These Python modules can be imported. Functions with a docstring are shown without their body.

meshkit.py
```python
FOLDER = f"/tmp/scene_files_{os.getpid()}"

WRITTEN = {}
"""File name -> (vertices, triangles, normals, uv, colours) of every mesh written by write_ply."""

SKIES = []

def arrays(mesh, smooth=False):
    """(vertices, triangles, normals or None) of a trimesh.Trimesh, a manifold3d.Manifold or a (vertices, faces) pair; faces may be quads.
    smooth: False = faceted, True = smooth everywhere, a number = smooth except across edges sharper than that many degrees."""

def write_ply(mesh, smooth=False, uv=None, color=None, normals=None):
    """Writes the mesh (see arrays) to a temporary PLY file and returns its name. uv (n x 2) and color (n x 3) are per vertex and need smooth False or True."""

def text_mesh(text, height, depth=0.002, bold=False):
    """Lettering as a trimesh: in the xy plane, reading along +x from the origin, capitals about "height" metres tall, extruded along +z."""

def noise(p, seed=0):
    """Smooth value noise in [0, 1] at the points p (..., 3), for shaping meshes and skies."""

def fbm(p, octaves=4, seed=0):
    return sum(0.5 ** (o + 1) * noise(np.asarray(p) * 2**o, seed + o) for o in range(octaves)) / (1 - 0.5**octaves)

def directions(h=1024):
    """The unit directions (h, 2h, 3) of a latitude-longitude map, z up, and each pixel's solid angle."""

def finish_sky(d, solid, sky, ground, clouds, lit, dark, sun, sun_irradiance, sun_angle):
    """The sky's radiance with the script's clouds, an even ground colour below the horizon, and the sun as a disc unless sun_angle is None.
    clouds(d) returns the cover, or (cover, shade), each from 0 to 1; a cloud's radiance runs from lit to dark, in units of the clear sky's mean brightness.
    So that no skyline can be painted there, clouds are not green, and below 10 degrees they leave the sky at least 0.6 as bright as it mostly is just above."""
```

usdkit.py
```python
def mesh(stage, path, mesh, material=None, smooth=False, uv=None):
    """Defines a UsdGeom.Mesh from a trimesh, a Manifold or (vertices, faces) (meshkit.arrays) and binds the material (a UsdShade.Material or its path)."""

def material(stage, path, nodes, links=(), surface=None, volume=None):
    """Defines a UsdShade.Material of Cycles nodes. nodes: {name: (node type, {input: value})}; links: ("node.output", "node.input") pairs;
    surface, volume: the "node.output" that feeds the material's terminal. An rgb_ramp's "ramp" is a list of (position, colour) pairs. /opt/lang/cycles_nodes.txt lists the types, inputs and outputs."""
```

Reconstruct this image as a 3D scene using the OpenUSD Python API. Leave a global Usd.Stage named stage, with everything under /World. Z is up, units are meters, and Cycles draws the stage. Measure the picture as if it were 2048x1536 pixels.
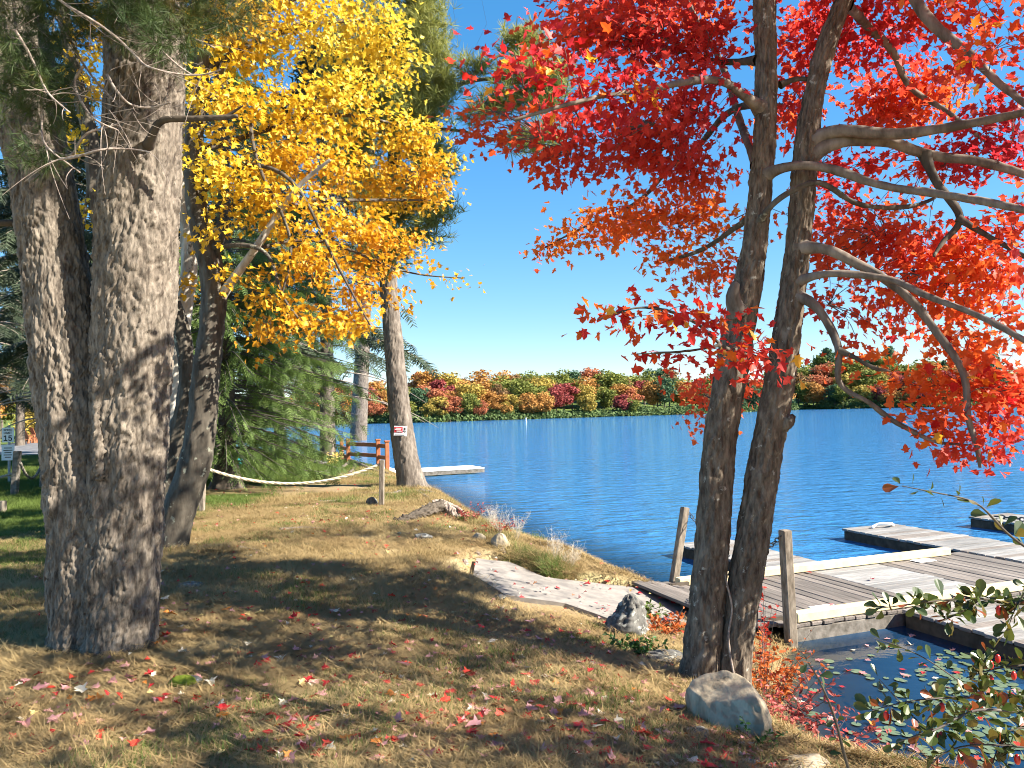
import math, numpy as np, trimesh, shapely, usdkit, meshkit
from shapely.geometry import Polygon, LineString
from scipy.spatial import cKDTree
from scipy.interpolate import PchipInterpolator, CubicSpline
from pxr import Usd, UsdGeom, UsdLux, UsdShade, Sdf, Gf, Vt

# ---------------------------------------------------------------- camera, sky, sun, exposure
stage = Usd.Stage.CreateInMemory()
UsdGeom.SetStageUpAxis(stage, 'Z'); UsdGeom.SetStageMetersPerUnit(stage, 1.0)
UsdGeom.Xform.Define(stage, '/World'); UsdGeom.Scope.Define(stage, '/World/Looks')
FPX = 1540.0                              # focal length in pixels of a 2048 px wide picture
PITCH = math.atan(53/FPX); ROLL = math.radians(1.4)
CAM = np.array([0, 0, 2.35])
_F = np.array([0, math.cos(PITCH), math.sin(PITCH)]); _R0 = np.array([1., 0, 0]); _U0 = np.array([0, -math.sin(PITCH), math.cos(PITCH)])
_R = math.cos(ROLL)*_R0 - math.sin(ROLL)*_U0; _U = math.sin(ROLL)*_R0 + math.cos(ROLL)*_U0
cam = UsdGeom.Camera.Define(stage, '/World/camera')
cam.CreateHorizontalApertureAttr(36.0); cam.CreateVerticalApertureAttr(27.0); cam.CreateFocalLengthAttr(36.0*FPX/2048)
cam.CreateClippingRangeAttr(Gf.Vec2f(0.05, 5000)); cam.CreateFStopAttr(0.0)
EXPOSURE = 1.96
cam.CreateExposureAttr(EXPOSURE)
_m = Gf.Matrix4d(1.0)
for i, a in enumerate((_R, _U, -_F)): _m.SetRow(i, Gf.Vec4d(*a, 0))
_m.SetRow(3, Gf.Vec4d(*CAM, 1)); cam.AddTransformOp().Set(_m)
SUN_EL, SUN_AZ = math.radians(36), math.radians(105)     # azimuth clockwise from +y
SUN = np.array([math.sin(SUN_AZ)*math.cos(SUN_EL), math.cos(SUN_AZ)*math.cos(SUN_EL), math.sin(SUN_EL)])
dome = UsdLux.DomeLight.Define(stage, '/World/sky')
sky_mat = usdkit.material(stage, '/World/Looks/sky_light', {
    'sky': ('sky_texture', {'sky_type': 'single_scattering', 'sun_disc': False, 'sun_elevation': SUN_EL, 'sun_rotation': SUN_AZ, 'altitude': 350.0, 'air_density': 1.0, 'aerosol_density': 0.05, 'ozone_density': 5.0}),
    'h': ('hsv', {'hue': .5, 'saturation': 1.6, 'value': 1.0}), 'gm': ('gamma', {'gamma': .6}),
    'bg': ('background_shader', {'strength': 0.11})}, [('sky.color', 'gm.color'), ('gm.color', 'h.color'), ('h.color', 'bg.color')], surface='bg.background')
UsdShade.MaterialBindingAPI.Apply(dome.GetPrim()).Bind(sky_mat)
sun = UsdLux.DistantLight.Define(stage, '/World/sun')
sun.CreateAngleAttr(0.5); sun.CreateIntensityAttr(1.25); sun.CreateColorAttr(Gf.Vec3f(1.0, 0.93, 0.82)); sun.CreateNormalizeAttr(True)
_z = SUN/np.linalg.norm(SUN); _x = np.cross([0, 0, 1], _z); _x /= np.linalg.norm(_x); _y = np.cross(_z, _x)
_m = Gf.Matrix4d(1.0)
for i, a in enumerate((_x, _y, _z)): _m.SetRow(i, Gf.Vec4d(*a, 0))
sun.AddTransformOp().Set(_m)

# ---------------------------------------------------------------- helpers
rng = np.random.default_rng(11)
def ray(x, y): return _F + _R*(x-1024)/FPX + _U*(768-y)/FPX
def onz(x, y, z):
    d = ray(x, y); return CAM + d*((z-CAM[2])/d[2])
def at(x, y, Y):                           # the point at world depth Y seen at a pixel of the photograph
    d = ray(x, y); return CAM + d*(Y/d[1])
def pix(P):
    d = np.asarray(P)-CAM; w = d@_F; w = np.where(np.abs(w) < 1e-6, 1e-6, w)
    return 1024+FPX*(d@_R)/w, 768-FPX*(d@_U)/w, w
COUNT, LOC = {}, {}
def numbered(parent, name):
    k = COUNT.get((parent, name), -1)+1; COUNT[(parent, name)] = k
    return f'{parent}/{name}' if k == 0 else f'{parent}/{name}_{k:03d}'
def data(p, **kw):
    for k, v in kw.items():
        if v: p.SetCustomDataByKey({'cat': 'category'}.get(k, k), v)
def bind(prim, m): UsdShade.MaterialBindingAPI.Apply(prim).Bind(m)
def put_mesh(path, v, f, m, smooth=False, prim=None):
    v = np.ascontiguousarray(v, np.float32); f = np.asarray(f)
    me = UsdGeom.Mesh.Define(stage, path)
    me.CreatePointsAttr(Vt.Vec3fArray.FromNumpy(v))
    me.CreateFaceVertexCountsAttr(Vt.IntArray.FromNumpy(np.full(len(f), f.shape[1], np.int32)))
    me.CreateFaceVertexIndicesAttr(Vt.IntArray.FromNumpy(np.ascontiguousarray(f, np.int32).ravel()))
    me.CreateSubdivisionSchemeAttr('none')
    if smooth:
        n = np.zeros((len(v), 3)); a = v[f[:, 0]].astype(float)
        fn = np.cross(v[f[:, 1]]-a, v[f[:, 2]]-a)
        if f.shape[1] == 4: fn = np.cross(v[f[:, 2]]-a, v[f[:, 3]]-v[f[:, 1]].astype(float))
        for k in range(f.shape[1]):
            for c in range(3): n[:, c] += np.bincount(f[:, k], fn[:, c], len(v))
        l = np.linalg.norm(n, axis=1, keepdims=True); n = np.where(l > 1e-20, n/np.maximum(l, 1e-20), [0, 0, 1.])
        me.CreateNormalsAttr(Vt.Vec3fArray.FromNumpy(n.astype(np.float32))); me.SetNormalsInterpolation('vertex')
    for k, val in (prim or {}).items():
        UsdGeom.PrimvarsAPI(me).CreatePrimvar(k, Sdf.ValueTypeNames.FloatArray, 'vertex').Set(Vt.FloatArray.FromNumpy(np.asarray(val, np.float32)))
    if m is not None: bind(me.GetPrim(), m)
    return me.GetPrim()
def thing(name, label, cat, loc=(0, 0, 0), group=None, kind=None):
    path = numbered('/World', name); x = UsdGeom.Xform.Define(stage, path)
    x.AddTransformOp().Set(Gf.Matrix4d(1).SetTranslate(Gf.Vec3d(*map(float, loc))))
    LOC[path] = np.array(loc, float); data(x.GetPrim(), label=label, cat=cat, group=group, kind=kind)
    return path
def part(parent, name, vf, m, smooth=False, label=None, kind=None, prim=None):
    if hasattr(vf, 'vertices'): vf = (np.array(vf.vertices), np.array(vf.faces))
    path = numbered(parent, name); loc = LOC.get(parent, np.zeros(3)); LOC[path] = loc
    p = put_mesh(path, np.asarray(vf[0])-loc, vf[1], m, smooth, prim); data(p, label=label, kind=kind)
    return path
def single(name, vf, m, label, cat=None, smooth=False, group=None, kind=None, prim=None):
    if hasattr(vf, 'vertices'): vf = (np.array(vf.vertices), np.array(vf.faces))
    path = numbered('/World', name); p = put_mesh(path, vf[0], vf[1], m, smooth, prim); data(p, label=label, cat=cat, group=group, kind=kind)
    return path
def copy(src, name, label, cat, M, group=None, kind=None):
    path = numbered('/World', name); x = UsdGeom.Xform.Define(stage, path); p = x.GetPrim()
    p.GetReferences().AddInternalReference(src)
    op = x.GetXformOpOrderAttr(); a = p.CreateAttribute('xformOp:transform', Sdf.ValueTypeNames.Matrix4d); a.Set(M)
    op.Set(['xformOp:transform']); data(p, label=label, cat=cat, group=group, kind=kind)
    p.SetInstanceable(True)
    return path
def mat4(loc, rz=0, s=1.0, tilt=None):
    c, sn = math.cos(rz), math.sin(rz); s = np.broadcast_to(np.asarray(s, float), 3)
    R = np.array([[c, -sn, 0], [sn, c, 0], [0, 0, 1]])*s[None, :]
    if tilt is not None: R = tilt@R
    m = Gf.Matrix4d(1)
    for i in range(3): m.SetRow(i, Gf.Vec4d(*R[:, i], 0))
    m.SetRow(3, Gf.Vec4d(*map(float, loc), 1)); return m
def cat_mesh(parts):
    V, Fc, o = [], [], 0
    for v, f in parts:
        V.append(np.asarray(v, float)); Fc.append(np.asarray(f)+o); o += len(v)
    return np.vstack(V), np.vstack(Fc)
def noise(p, s=1.0, seed=0): return meshkit.noise(np.asarray(p)*s, seed)
def fbm(p, s=1.0, o=4, seed=0): return meshkit.fbm(np.asarray(p)*s, o, seed)
def unit(a): return a/np.maximum(np.linalg.norm(a, axis=-1, keepdims=True), 1e-12)
def frames(P):
    T = unit(np.gradient(P, axis=0)); up = np.array([0, 1., 0]) if abs(T[0][1]) < .8 else np.array([1., 0, 0])
    N = np.zeros_like(P); n = up-T[0]*(up@T[0]); n /= np.linalg.norm(n)
    for i in range(len(P)):
        n = n-T[i]*(n@T[i]); n /= np.linalg.norm(n); N[i] = n
    return T, N, np.cross(T, N)
def resample(P, R, ds):
    P = np.asarray(P, float); R = np.asarray(R, float)
    s = np.r_[0, np.cumsum(np.linalg.norm(np.diff(P, axis=0), axis=1))]; k = max(int(s[-1]/ds), 2)+1; t = np.linspace(0, s[-1], k)
    if len(P) > 2: Q = np.stack([CubicSpline(s, P[:, c], bc_type='natural')(t) for c in range(3)], 1)
    else: Q = np.stack([np.interp(t, s, P[:, c]) for c in range(3)], 1)
    return Q, PchipInterpolator(s, R)(t), t
def tube(P, R, n=8, ds=None, disp=None, cap=True, caps0=False):
    """A tapered tube along a spline; disp(theta, s) adds to the radius."""
    if ds: P, R, s = resample(P, R, ds)
    else:
        P = np.asarray(P, float); R = np.asarray(R, float); s = np.r_[0, np.cumsum(np.linalg.norm(np.diff(P, axis=0), axis=1))]
    T, N, B = frames(P); th = np.arange(n)/n*2*np.pi; m = len(P)
    r = np.broadcast_to(R[:, None], (m, n)).copy()
    if disp is not None: r = r+disp(np.broadcast_to(th, (m, n)), np.broadcast_to(s[:, None], (m, n)), r)
    V = P[:, None]+r[..., None]*(np.cos(th)[None, :, None]*N[:, None]+np.sin(th)[None, :, None]*B[:, None])
    i = np.arange(m-1)[:, None]*n; j = np.arange(n)[None]; jn = (j+1) % n
    Fq = np.stack([i+j, i+jn, i+n+jn, i+n+j], -1).reshape(-1, 4)
    F3 = np.vstack([Fq[:, [0, 1, 2]], Fq[:, [0, 2, 3]]]); V = V.reshape(-1, 3)
    if cap:
        V = np.vstack([V, P[-1]+T[-1]*R[-1]*.4]); c = len(V)-1; k = (m-1)*n
        F3 = np.vstack([F3, np.stack([k+np.arange(n), k+(np.arange(n)+1) % n, np.full(n, c)], 1)])
    if caps0:
        V = np.vstack([V, P[0]-T[0]*R[0]*.2]); c = len(V)-1
        F3 = np.vstack([F3, np.stack([(np.arange(n)+1) % n, np.arange(n), np.full(n, c)], 1)])
    return V, F3
def twig_mesh(P, R, n=4):
    """Many short tubes at once: P (M, k, 3), R (M, k)."""
    M, k, _ = P.shape; T = unit(np.gradient(P, axis=1)); up = np.where(np.abs(T[..., 2:3]) < .9, [[[0, 0, 1.]]], [[[1., 0, 0]]])
    N = unit(np.cross(T, up)); B = np.cross(T, N); th = np.arange(n)/n*2*np.pi
    V = P[:, :, None]+R[:, :, None, None]*(np.cos(th)[:, None]*N[:, :, None]+np.sin(th)[:, None]*B[:, :, None])
    i = (np.arange(M)[:, None, None]*k+np.arange(k-1)[None, :, None])*n; j = np.arange(n)[None, None]; jn = (j+1) % n
    Fq = np.stack([i+j, i+jn, i+n+jn, i+n+j], -1).reshape(-1, 4)
    return V.reshape(-1, 3), np.vstack([Fq[:, [0, 1, 2]], Fq[:, [0, 2, 3]]])
def scatter(tv, tf, pos, Rm, sc):
    """Copies of one small template merged into a mesh: pos (N,3), Rm (N,3,3) columns = axes, sc (N,) or (N,3)."""
    sc = np.asarray(sc, float); sc = sc[:, None] if sc.ndim == 1 else sc
    V = np.einsum('nij,nkj->nki', Rm, tv[None]*sc[:, None, :])+pos[:, None]
    return V.reshape(-1, 3), (tf[None]+(np.arange(len(pos))*len(tv))[:, None, None]).reshape(-1, tf.shape[1])
def axes(x, n):
    """Rotation with local x along x and local z near n."""
    x = unit(x); n = unit(n-x*(n*x).sum(-1, keepdims=True)); return np.stack([x, np.cross(n, x), n], -1)
def rand_dir(n): return unit(rng.normal(size=(n, 3)))
def box(c, size, rz=0, bev=0.0, R=None):
    """A box with softened edges."""
    s = np.asarray(size, float)/2; b = min(bev, .45*s.min()) if bev else 0
    if b:
        pts = np.array([[x*(s[0]-(0 if a == 0 else b)), y*(s[1]-(0 if a == 1 else b)), z*(s[2]-(0 if a == 2 else b))] for a in range(3) for x in (-1, 1) for y in (-1, 1) for z in (-1, 1)])
        m = trimesh.convex.convex_hull(pts)
    else: m = trimesh.creation.box(s*2)
    v = np.array(m.vertices)
    if R is None:
        c_, s_ = math.cos(rz), math.sin(rz); R = np.array([[c_, -s_, 0], [s_, c_, 0], [0, 0, 1]])
    return v@np.asarray(R).T+np.asarray(c), np.array(m.faces)

# ---------------------------------------------------------------- materials
def M(name, nodes, links, surface='p.BSDF'): return usdkit.material(stage, '/World/Looks/'+name, nodes, links, surface=surface)
def leaf_mat(name, ramp, transl=.42, scale=.9, rand=.55, rough=.5, spec=.35, gain=1.7, zgrad=None):
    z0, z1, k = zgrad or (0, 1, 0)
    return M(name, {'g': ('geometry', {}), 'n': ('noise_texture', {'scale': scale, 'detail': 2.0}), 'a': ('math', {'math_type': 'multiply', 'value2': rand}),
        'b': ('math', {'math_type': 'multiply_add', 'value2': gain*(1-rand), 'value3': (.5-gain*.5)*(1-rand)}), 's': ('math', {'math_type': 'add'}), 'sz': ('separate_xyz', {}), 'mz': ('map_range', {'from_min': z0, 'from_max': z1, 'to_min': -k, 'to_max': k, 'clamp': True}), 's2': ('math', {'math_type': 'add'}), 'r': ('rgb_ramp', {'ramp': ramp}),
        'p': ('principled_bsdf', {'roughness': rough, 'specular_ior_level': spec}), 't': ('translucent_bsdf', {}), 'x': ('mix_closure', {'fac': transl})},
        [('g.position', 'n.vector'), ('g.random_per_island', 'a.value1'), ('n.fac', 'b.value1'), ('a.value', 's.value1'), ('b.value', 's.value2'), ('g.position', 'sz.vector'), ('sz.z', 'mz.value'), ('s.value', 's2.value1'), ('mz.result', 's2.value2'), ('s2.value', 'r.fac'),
         ('r.color', 'p.base_color'), ('r.color', 't.color'), ('p.BSDF', 'x.closure1'), ('t.BSDF', 'x.closure2')], 'x.closure')
def plain(name, c1, c2, scale=8.0, rough=.8, bump=0.0, stretch=(1, 1, 1), detail=5.0, mid=(.35, .65), spec=.3):
    n = {'g': ('geometry', {}), 'm': ('mapping', {'scale': stretch}), 'n': ('noise_texture', {'scale': scale, 'detail': detail, 'roughness': .6}), 'r': ('rgb_ramp', {'ramp': [(0, c1), (mid[0], c1), (mid[1], c2), (1, c2)]}),
         'p': ('principled_bsdf', {'roughness': rough, 'specular_ior_level': spec})}
    l = [('g.position', 'm.vector'), ('m.vector', 'n.vector'), ('n.fac', 'r.fac'), ('r.color', 'p.base_color')]
    if bump:
        n['b'] = ('bump', {'strength': bump, 'distance': .02}); l += [('n.fac', 'b.height'), ('b.normal', 'p.normal')]
    return M(name, n, l)
RED = [(0, (.46, .026, .036)), (.18, (.62, .055, .034)), (.36, (.70, .11, .026)), (.54, (.75, .18, .024)), (.7, (.78, .28, .024)), (.9, (.80, .45, .035)), (1, (.78, .55, .05))]
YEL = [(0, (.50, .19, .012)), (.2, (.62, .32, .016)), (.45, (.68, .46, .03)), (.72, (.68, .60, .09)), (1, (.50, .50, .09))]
m_red = leaf_mat('red_maple_leaf', RED, .62, .6, .45, gain=2.6)
m_red_single = [leaf_mat(f'red_maple_leaf_tone_{i}', [(0, c), (1, tuple(x*1.15 for x in c))], .45) for i, c in enumerate([(.46, .014, .016), (.56, .022, .016), (.64, .045, .014), (.68, .09, .014), (.72, .18, .018), (.74, .38, .03)])]
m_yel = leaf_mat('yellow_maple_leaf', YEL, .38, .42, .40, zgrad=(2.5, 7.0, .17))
m_spruce = leaf_mat('spruce_needles', [(0, (.075, .125, .03)), (.5, (.17, .24, .055)), (1, (.31, .35, .09))], .3, .8, .6, .6)
m_pine = leaf_mat('pine_needles', [(0, (.16, .185, .045)), (.5, (.36, .34, .08)), (1, (.54, .47, .12))], .4, .7, .6, .6)
m_pine_near = leaf_mat('near_pine_needles', [(0, (.03, .06, .02)), (.45, (.06, .09, .02)), (.6, (.18, .12, .025)), (1, (.26, .15, .03))], .2, 3.0, .35, .6)
def bark_mat(name, dark, light, moss=None, sc=14.0, bump=.5):
    nodes = {'g': ('geometry', {}), 'm': ('mapping', {'scale': (1, 1, .28)}), 'n': ('noise_texture', {'scale': sc, 'detail': 6.0, 'roughness': .65}), 'n2': ('noise_texture', {'scale': 2.2, 'detail': 3.0}),
        'r': ('rgb_ramp', {'ramp': [(0, dark), (.36, dark), (.66, light), (1, light)]}), 'r2': ('rgb_ramp', {'ramp': [(0, (.72, .66, .6)), (.5, (1, 1, 1)), (1, (1.12, 1.1, 1.05))]}),
        'x': ('mix', {'mix_type': 'multiply', 'fac': 1.0}), 'b': ('bump', {'strength': bump, 'distance': .01}), 'p': ('principled_bsdf', {'roughness': .9, 'specular_ior_level': .15})}
    links = [('g.position', 'm.vector'), ('m.vector', 'n.vector'), ('g.position', 'n2.vector'), ('n.fac', 'r.fac'), ('n2.fac', 'r2.fac'), ('r.color', 'x.color1'), ('r2.color', 'x.color2'), ('n.fac', 'b.height'), ('b.normal', 'p.normal')]
    if moss:
        nodes |= {'n3': ('noise_texture', {'scale': moss[1], 'detail': 4.0, 'roughness': .6}), 'r3': ('rgb_ramp', {'ramp': [(0, (0, 0, 0)), (moss[2], (0, 0, 0)), (moss[2]+.06, (1, 1, 1)), (1, (1, 1, 1))]}), 'y': ('mix', {'color2': moss[0]})}
        links += [('g.position', 'n3.vector'), ('n3.fac', 'r3.fac'), ('r3.color', 'y.fac'), ('x.color', 'y.color1'), ('y.color', 'p.base_color')]
    else: links += [('x.color', 'p.base_color')]
    return M(name, nodes, links)
m_pinebark = bark_mat('pine_bark', (.055, .044, .034), (.225, .19, .15), None, 30.0, .9)
m_mapbark = bark_mat('red_maple_bark', (.05, .036, .026), (.19, .155, .115), ((.30, .28, .23), 14.0, .63), 26.0, .9)
m_limb = bark_mat('maple_limb_bark', (.085, .068, .054), (.225, .19, .155), None, 10.0, .25)
m_greybark = bark_mat('grey_smooth_bark', (.045, .038, .03), (.115, .10, .078), ((.22, .22, .17), 9.0, .62), 12.0, .3)
m_palebark = bark_mat('pale_mottled_bark', (.24, .22, .18), (.52, .49, .43), ((.10, .09, .07), 5.0, .60), 9.0, .25)
m_farbark = bark_mat('grey_pine_bark', (.075, .06, .048), (.205, .172, .14), None, 14.0, .7)
m_twig = plain('twig_bark', (.05, .04, .035), (.12, .10, .085), 20.0)
m_deadtwig = plain('dead_twig', (.14, .105, .085), (.34, .28, .23), 30.0)
m_rock = bark_mat('grey_rock', (.05, .05, .048), (.16, .155, .14), ((.27, .27, .24), 17.0, .56), 13.0, .8)
m_boulder = bark_mat('pale_boulder_rock', (.20, .165, .115), (.40, .335, .235), ((.06, .05, .04), 6.0, .60), 11.0, .7)
m_moss = plain('moss', (.16, .22, .02), (.30, .36, .04), 30.0, .95, .6)
m_wood = plain('weathered_wood', (.08, .07, .055), (.19, .17, .145), 10.0, .85, .5, (1, 1, 1))
m_post = bark_mat('weathered_post_wood', (.11, .09, .068), (.27, .23, .18), None, 26.0, .4)
def plank_mat(name, c1, c2, rz):
    return M(name, {'g': ('geometry', {}), 'v': ('vector_rotate', {'rotate_type': 'z_axis', 'angle': -rz}), 'm': ('mapping', {'scale': (.9, 14, 10)}), 'n': ('noise_texture', {'scale': 3.0, 'detail': 7.0, 'roughness': .7}),
        'n2': ('noise_texture', {'scale': 1.3, 'detail': 3.0}), 'r': ('rgb_ramp', {'ramp': [(0, c1), (.36, c1), (.62, c2), (1, c2)]}), 'o': ('object_info', {}),
        'q': ('math', {'math_type': 'multiply_add', 'value2': .7, 'value3': .62}), 'x': ('mix', {'mix_type': 'multiply', 'fac': 1.0}), 'b': ('bump', {'strength': .45, 'distance': .006}), 'p': ('principled_bsdf', {'roughness': .85, 'specular_ior_level': .2})},
        [('g.position', 'v.vector'), ('v.vector', 'm.vector'), ('m.vector', 'n.vector'), ('g.position', 'n2.vector'), ('n.fac', 'r.fac'), ('r.color', 'x.color1'), ('n2.fac', 'q.value1'), ('q.value', 'x.color2'), ('x.color', 'p.base_color'), ('n.fac', 'b.height'), ('b.normal', 'p.normal')])
DOCK_A = math.radians(20)
m_plank_n = [plank_mat(f'deck_board_brown_{i}', tuple(.5*k*c for c in (.21, .182, .158)), tuple(k*c for c in (.21, .182, .158)), DOCK_A+math.pi/2) for i, k in enumerate((.8, .95, 1.12))]
m_plank_u = [plank_mat(f'deck_board_pale_{i}', tuple(.5*k*c for c in (.29, .28, .265)), tuple(k*c for c in (.29, .28, .265)), DOCK_A) for i, k in enumerate((.85, 1.0, 1.12))]
m_side = plain('wet_dark_timber', (.035, .028, .02), (.09, .07, .05), 8.0, .8)
m_beam = plain('new_yellow_timber', (.56, .45, .25), (.66, .55, .33), 4.0, .6, .1, (2, 2, 2))
m_white = plain('white_paint', (.74, .74, .72), (.82, .82, .8), 5.0, .5)
m_steel = plain('galvanised_steel', (.25, .25, .25), (.4, .4, .4), 9.0, .45)
m_fence = plain('stained_brown_fence', (.26, .085, .035), (.34, .125, .055), 7.0, .7)
m_rope = plain('pale_rope', (.50, .42, .28), (.66, .58, .42), 40.0, .95)
m_rope_dark = plain('dark_rope', (.16, .14, .12), (.28, .25, .2), 40.0, .95)
m_concrete = plain('worn_concrete', (.15, .136, .122), (.255, .23, .20), 5.0, .9, .35)
m_asphalt = plain('road_asphalt', (.10, .10, .105), (.16, .16, .165), 3.0, .9)
m_chain = plain('dark_chain', (.03, .03, .03), (.08, .08, .08), 30.0, .5)
m_pad = leaf_mat('lily_pad', [(0, (.09, .13, .06)), (.5, (.16, .20, .10)), (.85, (.26, .25, .12)), (1, (.38, .26, .09))], .1, 2.0, .7, .35, .5)
m_berry = plain('red_berry', (.42, .012, .012), (.6, .03, .02), 20.0, .3, spec=.5)
m_barb = leaf_mat('barberry_leaf', [(0, (.03, .05, .010)), (.65, (.075, .09, .016)), (.88, (.13, .085, .016)), (1, (.24, .04, .014))], .3, 6.0, .4, .4, .5)
m_barb_s = [leaf_mat(f'barberry_leaf_tone_{i}', [(0, c), (1, c)], .3, rough=.4, spec=.5) for i, c in enumerate([(.035, .06, .011), (.055, .08, .014), (.075, .09, .016), (.11, .085, .016), (.20, .05, .014)])]
# ---------------------------------------------------------------- ground, lake, path, road
SHORE = np.array([(60, -60), (14, -3), (8, 1.0), (4.6, 2.7), (3.0, 3.8), (2.05, 4.65), (1.82, 5.3), (2.05, 6.2), (2.35, 7.0), (2.6, 7.6), (2.65, 8.2), (2.35, 9.0), (1.9, 9.9), (1.6, 10.6), (.95, 11.9), (.25, 13.1),
    (-.3, 14.3), (-.7, 15.6), (-.95, 16.8), (-1.35, 18.2), (-2.05, 20.6), (-3.3, 24.2), (-4.0, 26.2), (-5.2, 28.6), (-8, 33), (-14, 42), (-25, 60), (-36, 90), (-48, 130), (-52, 165), (-44, 188), (-21, 184), (-5, 194), (9.8, 203), (30, 214), (54, 224),
    (85, 262), (112, 296), (125, 278), (150, 268), (220, 300), (420, 280), (700, 200), (700, -400), (60, -400)], float)
lake_poly = Polygon(SHORE); shapely.prepare(lake_poly)
def shore_dist(x, y):
    """Distance to the waterline, positive on land."""
    P = np.stack([np.ravel(x), np.ravel(y)], 1); A = SHORE; B = np.roll(SHORE, -1, 0); best = np.full(len(P), 1e9)
    for a, b in zip(A, B):
        ab = b-a; t = np.clip(((P-a)@ab)/(ab@ab), 0, 1); q = P-a-t[:, None]*ab; best = np.minimum(best, (q*q).sum(1))
    d = np.sqrt(best); d[shapely.contains_xy(lake_poly, P[:, 0], P[:, 1])] *= -1
    return d.reshape(np.shape(x))
_ctl = np.array([(0, 3.5, .75), (-2.9, 5.44, .80), (-2, 4.5, .78), (1.1, 4, .62), (1.3, 4.84, .46), (1.35, 5.6, .36), (.9, 6.8, .36), (-.45, 8.3, .61), (-.75, 9.3, .66), (-.6, 8.8, .64), (-.5, 9.9, .62), (-1.2, 12, .78), (-3, 10.8, .76), (-4.3, 9.65, .74), (-5.3, 13.1, .75),
    (-2.3, 13.4, .72), (-2.3, 17.1, .66), (-5.4, 26.4, .62), (-7, 18.4, .72), (-10.8, 16.6, .76), (-17, 27, .82), (-31, 50, .95), (0, 0, .75), (3, 2, .65), (-8, 5, .85), (.4, 5, .64), (1.0, 7.3, .30), (.25, 7.5, .44), (-.35, 7.85, .55), (.9, 12.6, .16), (.2, 13.6, .3), (-.6, 14.4, .55), (0, 11.0, .56), (-12, 0, .85), (-25, 10, .85), (-45, 20, 1.0), (4.5, 1.5, .55), (1.2, 10.3, .28), (.5, 10.8, .42), (2.2, 7.4, .16)], float)
from scipy.interpolate import RBFInterpolator
_rbf = RBFInterpolator(_ctl[:, :2], _ctl[:, 2], kernel='linear', smoothing=.01)
def slab_z(x, y): return .47-.18*x
def on_slab(px_, py_):
    d = ray(px_, py_); t = (.47-CAM[2])/(d[2]+.18*d[0]); return (CAM+d*t)[:2]
SLAB = Polygon([on_slab(*p) for p in [(950, 1115), (1020, 1124), (1060, 1140), (1090, 1154), (1150, 1160), (1290, 1177), (1400, 1200), (1600, 1225), (1590, 1262), (1480, 1256), (1380, 1250), (1240, 1247), (1130, 1207), (1010, 1190), (942, 1150)]])
_slab_big = SLAB.buffer(.14); shapely.prepare(_slab_big)
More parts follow.
